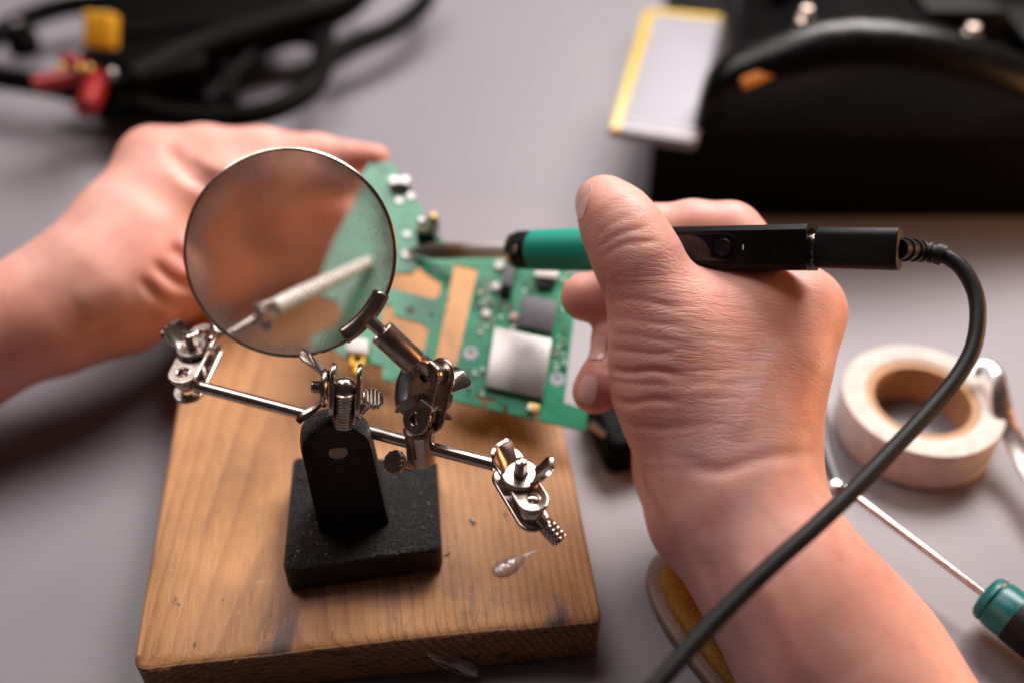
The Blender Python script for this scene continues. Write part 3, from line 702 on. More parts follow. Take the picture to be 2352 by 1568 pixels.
# display window: shallow recess frame + glossy black window, round button
dy = 1.0
wf = lambda px, off=0.0: Fr(tipP + av * axp(px) + zf * (hb + off), zf, av)
wl = axp(1714) - axp(1520)
W0 = wf(1520, 0.0)
m_win = plain('glossy_window', (.006, .003, .006), .10, var=.0, Specular_IOR_Level=.35)
build(Geo().prism([(x, y) for x, y in rrect(wl, .0078, .0038, 10, wl / 2, 0)], W0, -.0004, .00012, .0001, 2), 'display_window', m_win, iron, ang=30)
P = np.array(rrect(wl, .0080, .0039, 12, wl / 2, 0)); tb = W0(np.column_stack([P, np.full(len(P), .0001)]))
build(Geo().tube(tb, .00018, 8, closed=True), 'window_rim', M_ANOD, iron)
bfm = wf(1683, .0001); bt = build(Geo().lathe([(.0026, 0), (.0026, .0004), (.0024, .0006), (.0021, .0006), (.0019, .00035), (0, .0003)], bfm, 32), 'button', M_BLACK, iron, ang=30)
build(Geo().prism(rrect(.0003, .0015, .0001, 2), wf(1727, 0), -.0002, .00005, 0), 'white_mark', plain('white_print', (.8, .8, .82), .5), iron)
# usb port shell in the end face
build(Geo().prism(rrect(.0026, .0080, .0012, 5), Fr(eP, av, zf), -.003, .0012, .0001, 2), 'charging_port', M_NICK2, iron, ang=30)

# ------------------------------------------------------------------ usb plug and cable (one flexible thing)
pF = Fr(eP + av * .0011, unit(av + .0 * UP - .028 * UP - .01 * FW), zf)
cable = empty('usb_cable', 'black USB cable with moulded plug, looping from the soldering iron over the forearm', 'cable', pF)
def along(px, fr=pF):
    r = ray(px, 575); nrm = np.cross(r, UP); return float((CAMV - fr.o).dot(nrm) / fr.z.dot(nrm))
k1, k2 = along(2068), along(2165)
plug = build(Geo().prism(rrect(.0066, .0118, .0026, 6), pF, 0, k1, .0007, 3), 'plug_housing', M_RUBBER, cable, ang=35)
for (px, py) in ((1993, 546), (1988, 602)):
    h_ = along(px); yv = -(py - 574) / F * .294; fr = Fr(pF.o + pF.z * h_ + pF.x * .00328 + UP * yv, pF.x, pF.z)
    build(Geo().lathe([(.00045, -.0008), (.00045, .00006), (0, .00006)], fr, 12), 'pin_hole', plain('dark_hole', (.001, .001, .001), .9), plug)
build(Geo().tube([pF.o - pF.z * .002, pF.o + pF.z * .001], .0025, 16, squash=1.6), 'metal_plug', M_NICK2, plug)
q0 = pF.o + pF.z * (k1 - .0006) ; 
pathpx = [(2068, 576, None), (2110, 577, .2975), (2160, 585, .2955), (2205, 612, .2930), (2238, 668, .2900), (2246, 730, .2870), (2234, 800, .2840), (2196, 868, .2810), (2136, 940, .2770), (2052, 1030, .2710), (1970, 1115, .2650), (1875, 1206, .2590), (1780, 1290, .2540), (1692, 1374, .2500), (1612, 1455, .2460), (1545, 1530, .2420), (1480, 1605, .238), (1380, 1730, .23)]
cp = [q0] + [U(x, y, d) for x, y, d in pathpx[1:]]; cpath = spline(cp, 12)
build(Geo().tube(cpath, .00222, 24), 'cord', M_RUBBER, cable, ang=60)
# strain relief: sleeve with open ribs
g = Geo(); nS = 26; seg_ = cpath[:nS]; rad = [.0034 - .0006 * (i / nS) for i in range(nS)]
g.tube(seg_, [r * .86 for r in rad], 20)
for i in range(3, nS - 1, 5): g.tube(cpath[i:i + 3], [r * 1.03 for r in rad[i:i + 3]], 24, squash=.98)
g.tube(cpath[nS - 4:nS + 1], .0031, 24)
build(g, 'strain_relief', M_RUBBER, cable, ang=35)

# ------------------------------------------------------------------ the person's hands: smooth-blended distance fields turned into one mesh each
def Ps(px, py, rpx, ds):
    """sphere whose near surface lies at depth ds and whose outline radius is rpx picture units"""
    r = rpx * ds / (F - rpx); return (U(px, py, ds + r), r)
def sdf(p, groups):
    tot = None
    for kg, chain, kin in groups:
        D = None
        for (a, ra_), (b, rb_) in zip(chain[:-1], chain[1:]):
            ab = b - a; t = np.clip(((p - a) @ ab) / (ab @ ab), 0, 1).astype(p.dtype); q = p - a - t[..., None] * ab.astype(p.dtype)
            d = np.sqrt((q * q).sum(-1)) - (ra_ + (rb_ - ra_) * t)
            if D is None: D = d
            else:
                h = np.maximum(kin - np.abs(D - d), 0) / kin; D = np.minimum(D, d) - h * h * kin * .25
        if tot is None: tot = D
        else:
            h = np.maximum(kg - np.abs(tot - D), 0) / kg; tot = np.minimum(tot, D) - h * h * kg * .25
    return tot
def surface_nets(groups, h):
    C = np.array([a for _, ch_, _ in groups for a, r in ch_]); R = np.array([r for _, ch_, _ in groups for a, r in ch_])
    lo = (C - R[:, None]).min(0) - .006; hi = (C + R[:, None]).max(0) + .006; n = np.ceil((hi - lo) / h).astype(int) + 1
    # coarse pass, then only evaluate near the surface
    X, Y, Zg = [np.arange(k, dtype=np.float32) * h + l for k, l in zip(n, lo)]
    V = np.empty(tuple(n), np.float32); 
    for i0 in range(0, n[0], 16):
        G = np.stack(np.meshgrid(X[i0:i0 + 16], Y, Zg, indexing='ij'), -1).astype(np.float32); V[i0:i0 + 16] = sdf(G, groups)
    s_ = V < 0; c = np.zeros(tuple(n - 1), np.int8)
    for dx in (0, 1):
        for dy in (0, 1):
            for dz in (0, 1): c += s_[dx:n[0] - 1 + dx, dy:n[1] - 1 + dy, dz:n[2] - 1 + dz]
    act = (c > 0) & (c < 8); ids = np.full(act.shape, -1, np.int64); cells = np.argwhere(act); ids[act] = np.arange(len(cells))
    P = lo + (cells + .5) * h
    for _ in range(5):       # Newton steps onto the isosurface
        e = .0004; d0 = sdf(P, groups); gr = np.stack([(sdf(P + np.eye(3)[k] * e, groups) - sdf(P - np.eye(3)[k] * e, groups)) / (2 * e) for k in range(3)], 1)
        gn = (gr * gr).sum(1) + 1e-9; P = P - gr * (np.clip(d0, -h, h) / gn)[:, None] * .8
    F_ = []
    for ax_ in range(3):
        sl = [slice(None)] * 3; s1_ = list(sl); s1_[ax_] = slice(0, n[ax_] - 1); s2_ = list(sl); s2_[ax_] = slice(1, n[ax_])
        ch_ = s_[tuple(s1_)] != s_[tuple(s2_)]; E = np.argwhere(ch_); u, v = (ax_ + 1) % 3, (ax_ + 2) % 3
        E = E[(E[:, u] > 0) & (E[:, v] > 0) & (E[:, u] < n[u] - 1) & (E[:, v] < n[v] - 1)]
        def cell(du, dv):
            q = E.copy(); q[:, u] -= du; q[:, v] -= dv; return ids[q[:, 0], q[:, 1], q[:, 2]]
        quad = np.stack([cell(1, 1), cell(0, 1), cell(0, 0), cell(1, 0)], 1)
        flip = ~s_[E[:, 0], E[:, 1], E[:, 2]]; quad[flip] = quad[flip][:, ::-1]; F_.append(quad)
    F_ = np.vstack(F_); F_ = F_[(F_ >= 0).all(1)]
    e = .0004; gr = np.stack([(sdf(P + np.eye(3)[k] * e, groups) - sdf(P - np.eye(3)[k] * e, groups)) for k in range(3)], 1); gr /= np.linalg.norm(gr, axis=1)[:, None] + 1e-12
    return P, F_, gr
def topx(P):
    q = P - CAMV; d = q @ FW; return 1176 + F * (q @ RT) / d, 784 - F * (q @ UP) / d, d
def folds(P, N, lines):
    """press grooves (and ridges) into the near skin along 3-D polylines given as (px, py) at the skin"""
    x, y, d = topx(P); face = np.clip(-(N @ FW) * 2.2, 0, 1)
    tot = np.zeros(len(P))
    for pts, wpx, depth in lines:
        Q = spline([(a, b, 0) for a, b in pts], 6)[:, :2]; best = np.full(len(P), 1e9); tt = np.zeros(len(P))
        for i in range(len(Q) - 1):
            a, b = Q[i], Q[i + 1]; ab = b - a; t = np.clip(((x - a[0]) * ab[0] + (y - a[1]) * ab[1]) / (ab @ ab), 0, 1)
            dd = np.hypot(x - a[0] - t * ab[0], y - a[1] - t * ab[1]); m = dd < best; best[m] = dd[m]; tt[m] = (i + t[m]) / (len(Q) - 1)
        fade = np.clip(np.minimum(tt, 1 - tt) * 5 + .12, 0, 1)
        tot -= depth * np.exp(-(best / wpx) ** 2) * fade * face
    return P + N * tot[:, None]
def hand(name, groups, h, mat_, parent, lines, crease=None, veins=(), flush=()):
    P, Q, N = surface_nets(groups, h)
    P = folds(P, N, lines)
    g = Geo(); g.v = [P]; g.f = Q.tolist(); g.n = len(P)
    o = build(g, name, mat_, parent, ang=None, recalc=False)
    at = o.data.attributes.new('crease', 'FLOAT', 'POINT'); x, y, d = topx(P)
    def band(pts, wpx):
        Q = np.array(pts, float); b = np.full(len(P), 1e9)
        for a_, b_ in zip(Q[:-1], Q[1:]):
            ab = b_ - a_; tt = np.clip(((x - a_[0]) * ab[0] + (y - a_[1]) * ab[1]) / (ab @ ab), 0, 1); b = np.minimum(b, np.hypot(x - a_[0] - tt * ab[0], y - a_[1] - tt * ab[1]))
        return np.exp(-(b / wpx) ** 2)
    for an, L_i in (('vein', veins), ('flush', flush)):
        a2 = o.data.attributes.new(an, 'FLOAT', 'POINT'); vv_ = np.zeros(len(P))
        for pts, wpx, amt in L_i: vv_ = np.maximum(vv_, band(pts, wpx) * amt)
        a2.data.foreach_set('value', vv_.astype(np.float32))
    cr = crease(x, y) if crease else np.full(len(P), .3); at.data.foreach_set('value', cr.astype(np.float32))
    md = o.modifiers.new('smooth', 'SUBSURF'); md.levels = 1; md.render_levels = 1
    return o
person = empty('person', 'two bare hands reaching in, left holding the circuit board, right gripping a soldering iron', 'person', Fr(U(1700, 1250, .30)))

RH = []
k0 = .010
# thumb
RH.append((k0, [Ps(1384, 462, 58, .3130), Ps(1410, 498, 76, .3080), Ps(1440, 548, 88, .3045), Ps(1472, 610, 95, .3025), Ps(1508, 690, 98, .3020), Ps(1534, 775, 114, .3010)], .005))
# thumb metacarpal and thenar
RH.append((.010, [Ps(1534, 775, 114, .3010), Ps(1562, 870, 144, .2985), Ps(1618, 970, 158, .2975), Ps(1670, 1080, 158, .2950)], .010))
# index metacarpal
RH.append((.012, [Ps(1842, 716, 74, .3110), Ps(1800, 850, 90, .3030), Ps(1754, 960, 105, .2990), Ps(1715, 1070, 128, .2960)], .010))
# web and back of hand between them
RH.append((.012, [Ps(1610, 765, 104, .3035), Ps(1715, 752, 108, .3060), Ps(1790, 742, 98, .3090)], .010))
RH.append((.010, [Ps(1650, 730, 92, .3120), Ps(1740, 728, 96, .3125), Ps(1840, 718, 84, .3130)], .010))
RH.append((.010, [Ps(1670, 860, 140, .3010), Ps(1680, 960, 140, .2985), Ps(1682, 1060, 140, .2960)], .010))
# palm side, deeper
RH.append((.008, [Ps(1800, 750, 80, .3200), Ps(1690, 900, 160, .3140), Ps(1640, 1060, 130, .3130), Ps(1650, 1180, 125, .306)], .010))
# wrist and forearm
RH.append((.012, [Ps(1684, 1070, 152, .2945), Ps(1708, 1180, 148, .2870), Ps(1812, 1350, 172, .2750), Ps(1942, 1530, 204, .2650), Ps(2110, 1790, 245, .2500)], .014))
# ulnar side of the palm and forearm
RH.append((.008, [Ps(1570, 1080, 98, .3220), Ps(1610, 1190, 104, .3130), Ps(1735, 1340, 112, .2960), Ps(1880, 1560, 140, .2800), Ps(2010, 1790, 165, .268)], .010))
RH.append((.004, [Ps(1510, 960, 72, .333), Ps(1552, 1090, 82, .328), Ps(1622, 1220, 82, .318), Ps(1730, 1400, 84, .300), Ps(1880, 1600, 105, .280)], .008))
# index finger over the far side of the iron
RH.append((.006, [Ps(1838, 704, 70, .3160), Ps(1764, 622, 70, .3240), Ps(1674, 542, 74, .3300), Ps(1590, 530, 66, .3310), Ps(1500, 536, 62, .3330), Ps(1440, 560, 52, .335)], .004))
# middle, ring and little fingers curled below the iron
RH.append((.003, [Ps(1345, 682, 57, .3300), Ps(1400, 684, 62, .3290), Ps(1500, 700, 66, .3300), Ps(1650, 760, 72, .3300), Ps(1790, 790, 80, .3260)], .004))
RH.append((.003, [Ps(1397, 812, 42, .3290), Ps(1412, 778, 50, .3290), Ps(1520, 770, 62, .3310), Ps(1680, 850, 72, .3280)], .003))
RH.append((.003, [Ps(1366, 898, 52, .3270), Ps(1388, 872, 55, .3255), Ps(1480, 850, 58, .3260), Ps(1650, 960, 72, .3240)], .003))
foldsR = [([(1380, 842), (1440, 854), (1500, 850), (1570, 862)], 8, .0010), ([(1380, 798), (1440, 806), (1500, 812), (1560, 808)], 7, .0006),
          ([(1385, 908), (1440, 926), (1500, 918), (1560, 924)], 9, .0008), ([(1395, 872), (1450, 880), (1540, 884)], 7, .0005),
          ([(1410, 965), (1500, 985), (1600, 975)], 12, .0004), ([(1380, 590), (1440, 560), (1520, 555)], 7, .00035), ([(1372, 570), (1420, 540), (1490, 520)], 6, .0003), ([(1365, 550), (1400, 515), (1450, 495)], 5, .0002),
          ([(1400, 690), (1480, 690), (1580, 720)], 7, .0003), ([(1390, 730), (1480, 738), (1600, 760)], 7, .0003), ([(1395, 765), (1480, 775), (1580, 790)], 6, .0003),
          ([(1690, 1010), (1740, 900), (1790, 780)], 26, -.0006), ([(1560, 1060), (1650, 1080), (1760, 1050), (1880, 1040)], 18, .0006),
          ([(1600, 1250), (1650, 1400), (1720, 1560)], 26, .0010), ([(1700, 1270), (1790, 1420), (1880, 1600)], 34, -.0006)]
for i in range(26):    # many shallow creases across thumb root and hand
    y0 = 640 + i * 17 + random.uniform(-6, 6); x0 = 1400 + random.uniform(0, 70); x1 = x0 + random.uniform(120, 330)
    foldsR.append(([(x0, y0), ((x0 + x1) / 2, y0 + random.uniform(-8, 12)), (x1, y0 + random.uniform(-4, 26))], 4.5, .00011))
def creaseR(x, y):
    c = np.interp(y, [400, 470, 620, 950, 1080, 1250], [.15, .40, .85, .62, .30, .08]); c *= np.interp(x, [1400, 1700, 1900], [1, .8, .45])
    return np.where((y < 530) & (x > 1530), .15, np.where((x < 1395) & (y > 620), .12, c))
rh = hand('right_arm', RH, .00105, M_SKIN, person, foldsR, creaseR,
          [([(1800, 730), (1765, 850), (1700, 950), (1600, 1050)], 46, .5), ([(1700, 1170), (1640, 1300), (1700, 1450)], 40, .5), ([(1780, 950), (1740, 1100)], 30, .4), ([(1560, 1240), (1640, 1420), (1720, 1568)], 40, .6)],
          [([(1345, 470), (1370, 560), (1420, 700)], 40, .55), ([(1640, 690), (1720, 760), (1800, 720)], 40, .45), ([(1420, 780), (1430, 900)], 30, .35), ([(1330, 690), (1400, 690)], 60, .9), ([(1350, 850), (1390, 930)], 50, .8), ([(1930, 680), (1900, 760)], 34, .3), ([(1660, 480), (1560, 500)], 34, .35)])

LH = []
LH.append((.010, [Ps(-360, 950, 160, .350), Ps(-150, 850, 140, .353), Ps(0, 765, 122, .357), Ps(80, 712, 116, .361)], .010))
LH.append((.010, [Ps(80, 716, 112, .361), Ps(180, 636, 106, .369), Ps(272, 530, 98, .382), Ps(350, 398, 84, .398)], .010))
LH.append((.010, [Ps(120, 735, 110, .364), Ps(235, 665, 116, .370), Ps(335, 585, 96, .381), Ps(400, 470, 74, .394)], .010))
LH.append((.008, [Ps(356, 364, 72, .402), Ps(470, 350, 60, .408), Ps(600, 350, 55, .412), Ps(730, 358, 46, .414), Ps(864, 363, 30, .411)], .004))
LH.append((.012, [Ps(380, 436, 78, .397), Ps(520, 436, 72, .398), Ps(640, 440, 64, .402), Ps(745, 448, 48, .409)], .006))
LH.append((.008, [Ps(240, 690, 96, .372), Ps(350, 655, 82, .378), Ps(440, 622, 64, .388), Ps(560, 610, 60, .428), Ps(690, 590, 54, .440)], .006))
LH.append((.006, [Ps(150, 770, 84, .374), Ps(290, 728, 80, .386), Ps(420, 670, 70, .412), Ps(560, 660, 70, .434), Ps(690, 650, 66, .442)], .006))
LH.append((.006, [Ps(390, 515, 70, .404), Ps(530, 515, 62, .417), Ps(640, 515, 56, .424), Ps(735, 515, 46, .430)], .005))
LH.append((.006, [Ps(400, 580, 74, .425), Ps(540, 580, 80, .438), Ps(720, 570, 78, .440)], .006))
foldsL = [([(392, 560), (440, 600), (490, 622)], 14, .0028), ([(350, 600), (410, 650), (480, 665)], 13, .0022), ([(320, 640), (380, 695), (460, 700)], 13, .0016),
          ([(380, 330), (440, 400), (520, 450)], 20, .0025), ([(430, 360), (480, 400), (540, 420)], 12, .0012), ([(200, 770), (290, 745), (380, 735)], 20, .0015),
          ([(170, 700), (230, 670), (300, 650)], 34, -.0005)]
lh = hand('left_arm', LH, .00135, M_SKINL, person, foldsL, None, [([(120, 560), (240, 470), (330, 400)], 26, .4)], [([(350, 300), (400, 330)], 50, .5), ([(380, 590), (460, 640)], 60, .7), ([(840, 350), (890, 360)], 40, .6), ([(100, 700), (220, 760)], 60, .3)])

# fingernails (sub-parts of the right arm)
def nail(px, py, wmm, lmm, dirpx, groups, arm, lift=.00035):
    ts = np.linspace(.26, .40, 1200); pts = CAMV + ts[:, None] * ray(px, py); dd = sdf(pts, groups); k = int(np.argmax(dd < 0)); c = pts[k]
    e = np.eye(3) * .0003; grad = lambda p: np.stack([sdf(p + e[q], groups) - sdf(p - e[q], groups) for q in range(3)], -1) / .0006
    n = unit(grad(c[None])[0]); a = dirpx[0] * RT - dirpx[1] * UP; a = unit(a - n * a.dot(n)); b = np.cross(n, a); G = []
    for u in np.linspace(-1, 1, 17):
        wv = (1 - .45 * max(0, -u) ** 3) * (math.sqrt(max(.04, 1 - .55 * max(0, u) ** 3)))
        G.append([c + a * u * lmm / 2000 + b * q * wv * wmm / 2000 for q in np.linspace(-1, 1, 13)])
    G = np.array(G); sh = G.shape; P = G.reshape(-1, 3)
    for _ in range(6):
        gr = grad(P); P = P - gr * (sdf(P, groups) / ((gr * gr).sum(1) + 1e-9))[:, None]
    gr = grad(P); gr /= np.linalg.norm(gr, axis=1)[:, None]; L = np.repeat(np.linspace(-.35, 1.5, sh[0]), sh[1]) * lift
    P = P + gr * L[:, None]; return build(Geo().sheet(P.reshape(sh), .0004), 'fingernail', M_NAIL, arm, ang=60)
nail(1350, 892, 6.5, 9.0, (-.25, 1), RH, rh, .0003)
nail(1374, 802, 5.4, 8.0, (-.05, 1), RH, rh, .00015)
nail(1333, 462, 9.5, 11.5, (.02, -1), RH, rh, .0002)

# ------------------------------------------------------------------ tape roll
tc_ = Z(2120, 914, .0177); TR = 174 / F * np.linalg.norm((tc_ - CAMV)) * .965; tf = Fr((tc_[0], tc_[1], 0))
tape = empty('tape_roll', 'roll of cream masking tape with brown card core lying flat on the grey table', 'tape roll', tf)
M_TAPE = NT('cream_tape'); cc = M_TAPE.n('ShaderNodeTexCoord'); sp_ = M_TAPE.n('ShaderNodeSeparateXYZ'); M_TAPE.l(cc.outputs['Object'], sp_.inputs[0])
r_ = M_TAPE.math('SQRT', M_TAPE.math('ADD', M_TAPE.math('POWER', sp_.outputs[0], 2.), M_TAPE.math('POWER', sp_.outputs[1], 2.)))
lay = M_TAPE.noise(M_TAPE.coord((1, 1, 1)), 200, 3); wv_ = M_TAPE.math('SINE', M_TAPE.math('MULTIPLY', M_TAPE.math('ADD', r_, M_TAPE.math('MULTIPLY', lay, .0004)), 9000.))
M_TAPE.bump(wv_, .00005); M_TAPE = M_TAPE.set(M_TAPE.mix(M_TAPE.ramp(lay, [(.4, 0.), (.65, 1.)]), (.70, .63, .56), (.60, .53, .46)), .6, 0.0)
ri = TR * .705
g = Geo(); g.lathe([(ri, .0004), (TR - .0006, .0004), (TR, .001), (TR, .0172), (TR - .0004, .0177), (ri + .0003, .0178), (ri, .0176)], tf, 96, False)
R = [tf(np.column_stack([ri * np.cos(np.linspace(0, 6.2832, 96, endpoint=False)), ri * np.sin(np.linspace(0, 6.2832, 96, endpoint=False)), np.full(96, h)])) for h in (.0004, .0176)]; g.rings(R, False, False)
build(g, 'tape_winding', M_TAPE, tape, ang=40)
g = Geo(); rc = ri - .0030; g.lathe([(rc, .0004), (ri - .0001, .0004), (ri - .0001, .0170), (rc, .0170), (rc, .0004)], tf, 80, False); build(g, 'card_core', plain('brown_card', (.46, .26, .13), .7), tape, ang=40)

# ------------------------------------------------------------------ screwdriver
sa, sb = Z(1936, 1118, .0150), Z(2262, 1364, .0125); sv = unit(sb - sa); SL = np.linalg.norm(sb - sa)
sd = empty('screwdriver', 'screwdriver with long steel shaft and teal and black handle at the right edge', 'screwdriver', Fr(sb))
build(Geo().lathe([(.0012, 0), (.00128, .001), (.00128, SL + .004)], Fr(sa, sv), 20), 'shaft', M_NICK2, sd)
hf = Fr(sb, sv, (0, 0, 1))
build(Geo().lathe([(.0030, -.0006), (.0062, 0), (.0074, .0010), (.0078, .0026), (.0074, .0034), (.0080, .0044), (.0081, .0120), (.0060, .0125)], hf, 40), 'teal_collar', M_TEAL, sd, ang=40)
hd_ = build(Geo().lathe([(.0078, .0100), (.0083, .0108), (.0086, .020), (.0078, .034), (.0082, .06), (.0092, .085), (.006, .095)], hf, 40), 'handle', M_BLACK, sd, ang=40)
for a in (1.0, 3.1, 5.2):
    fr = Fr(hf.o, hf.z, hf.x * math.cos(a) + hf.y * math.sin(a)); build(Geo().tube([fr([.0066, 0, .017])[0], fr([.0074, 0, .024])[0], fr([.0070, 0, .036])[0], fr([.0072, 0, .06])[0]], [.0016, .0024, .0024, .0016], 14), 'handle_inlay', M_TEAL, sd)

# dark slim handle behind the wrist, ending in a small metal joint
g = Geo(); g.tube(spline([Z(1878, 900, .012), Z(1888, 965, .013), Z(1900, 1040, .014), Z(1924, 1110, .015)], 8), [.0022] * 10 + [.0026] * 15, 16, squash=.7)
dh = build(g, 'side_cutter', plain('dark_grey_grip', (.06, .065, .07), .45)); tag(dh, 'slim dark grey tool handle partly hidden behind the right wrist', 'pliers')
build(Geo().lathe([(.0022, -.002), (.0026, -.001), (.0026, .002), (0, .003)], Fr(Z(1922, 1122, .0145), (0, -.2, 1)), 20), 'pivot', M_NICK2, dh)
build(Geo().tube([Z(1916, 1108, .0150), Z(1934, 1140, .0130)], .0016, 12), 'jaw', M_FERR, dh)

# steel bar tool behind the tape
g = Geo(); path = spline([Z(2236, 862, .022), Z(2248, 840, .024), Z(2272, 838, .025), Z(2292, 862, .025), Z(2296, 905, .022), Z(2306, 960, .017), Z(2338, 1030, .013), Z(2400, 1150, .010), Z(2470, 1290, .008)], 8); G = []
for i, p in enumerate(path):
    T = unit(path[min(i + 1, len(path) - 1)] - path[max(i - 1, 0)]); sde = unit(np.cross(T, (0, 0, 1))); wv = .0016 + .0020 * min(1, max(0, (i - 22) / 14))
    G.append([p + sde * q * wv + np.array([0, 0, (1 - q * q) * .0005]) for q in np.linspace(-1, 1, 7)])
g.sheet(np.array(G), .0016); tw = build(g, 'steel_spanner', M_NICK2, ang=60); tag(tw, 'silver steel bar tool with looped end leaning behind the masking tape roll', 'tool')

# yellow sponge pad under the forearm
def sponge():
    A = np.linspace(0, 2 * math.pi, 80, endpoint=False); fr = Fr(Z(1722, 1490, 0), (0, 0, 1), unit(np.array([.52, -.85, 0])))
    out = [(.038 * math.copysign(abs(math.cos(a)) ** .75, math.cos(a)), .0165 * math.copysign(abs(math.sin(a)) ** .8, math.sin(a))) for a in A]
    g = Geo().prism(out, fr, .0003, .009, .003, 5); o = build(g, 'cleaning_sponge', plain('ochre_foam', (.42, .20, .025), .85, nscale=700, var=.3, bump=.0004, bscale=1800), ang=50)
    tag(o, 'ochre yellow cleaning sponge in a beige tray under the right forearm', 'sponge')
    out2 = [(x * 1.13, y * 1.24) for x, y in out]
    build(Geo().prism(out2, fr, .0001, .0045, .0015, 4), 'tray', plain('beige_tray', (.20, .12, .08), .5), o, ang=50)
sponge()

# ------------------------------------------------------------------ crumbs, flux and lint on the board
def crumb(px, py, s, ang, label):
    g = Geo(); c = Z(px, py, BT); d = np.array([math.cos(ang), math.sin(ang), 0]) * s
    g.ball(c + d + np.array([0, 0, s * .8]), s * .9, 12); g.ball(c - d + np.array([0, 0, s * .7]), s * .8, 12); g.tube([c - d + np.array([0, 0, s * .7]), c + d + np.array([0, 0, s * .8])], s * .55, 10)
    o = build(g, 'solder_crumb', M_SILVER); tag(o, label, 'solder crumb', 'solder crumbs on the wooden board')
crumb(1085, 1196, .00075, -.9, 'shiny solder crumb on the board halfway between black base and knurled pin')
crumb(1028, 1271, .00055, .9, 'tiny dark solder crumb at the right front corner of the black base')
def flux():
    C = spline([Z(1132, 1318, BT), Z(1150, 1308, BT), Z(1172, 1296, BT), Z(1192, 1284, BT), Z(1212, 1272, BT), Z(1240, 1258, BT), Z(1272, 1236, BT)], 8)
    n = len(C); wd_ = [max(.00012, v) for v in np.interp(np.linspace(0, 1, n), [0, .06, .2, .38, .52, .62, .8, 1], [.0004, .0022, .0034, .0032, .0018, .0007, .0003, .0001])]
    R = []; a = np.linspace(0, math.pi, 13)
    for i in range(n):
        T = unit(C[min(i + 1, n - 1)] - C[max(i - 1, 0)]); sd_ = unit(np.cross(T, (0, 0, 1)))
        R.append(np.array([C[i] + sd_ * wd_[i] * math.cos(t) + np.array([0, 0, -.0001 + wd_[i] * .36 * math.sin(t) * (1 + .12 * math.sin(i * 1.1) * math.sin(2 * t))]) for t in a]))
    g = Geo().rings(R)
    t = NT('clear_flux'); t.set((.95, .86, .80), .10, 0.0, Transmission_Weight=.80, IOR=1.42, Coat_Weight=1.0, Coat_Roughness=.03)
    o = build(g, 'flux_drop', t.m, ang=60); tag(o, 'clear teardrop of flux gel drawn out on the board below the knurled pin', 'flux drop')
flux()
def lint():
    g = Geo(); a0 = Z(985, 1495, .012); base = Z(1092, 1546, .004)
    for i in range(70):
        t0 = random.random() ** .6; p0 = Z(960 + 60 * random.random(), 1480 + 25 * random.random(), .014) if i < 8 else Z(lerp(1035, 1060, random.random()), lerp(1512, 1526, random.random()), .008)
        p2 = Z(lerp(1078, 1100, random.random()), lerp(1536, 1556, random.random()), .004); m = (p0 + p2) / 2 + np.array([random.uniform(-1, 1), random.uniform(-1, 1), random.uniform(-.3, 1)]) * .0012
        g.tube(spline([p0, m, p2], 5), .00005 if i < 8 else .00007, 4)
    t = plain('grey_lint', (.52, .48, .49), .9)
    o = build(g, 'lint', t, ang=None); tag(o, 'grey fluffy wisp of lint caught on the board front edge', 'lint')
lint()
g = Geo(); g.tube(spline([U(966, 917, .286), U(985, 930, .286), U(998, 945, .286), U(996, 962, .2865), U(984, 966, .287)], 8), .00006, 5); build(g, 'hair_strand', plain('pale_fibre', (.5, .42, .36), .5), stand)

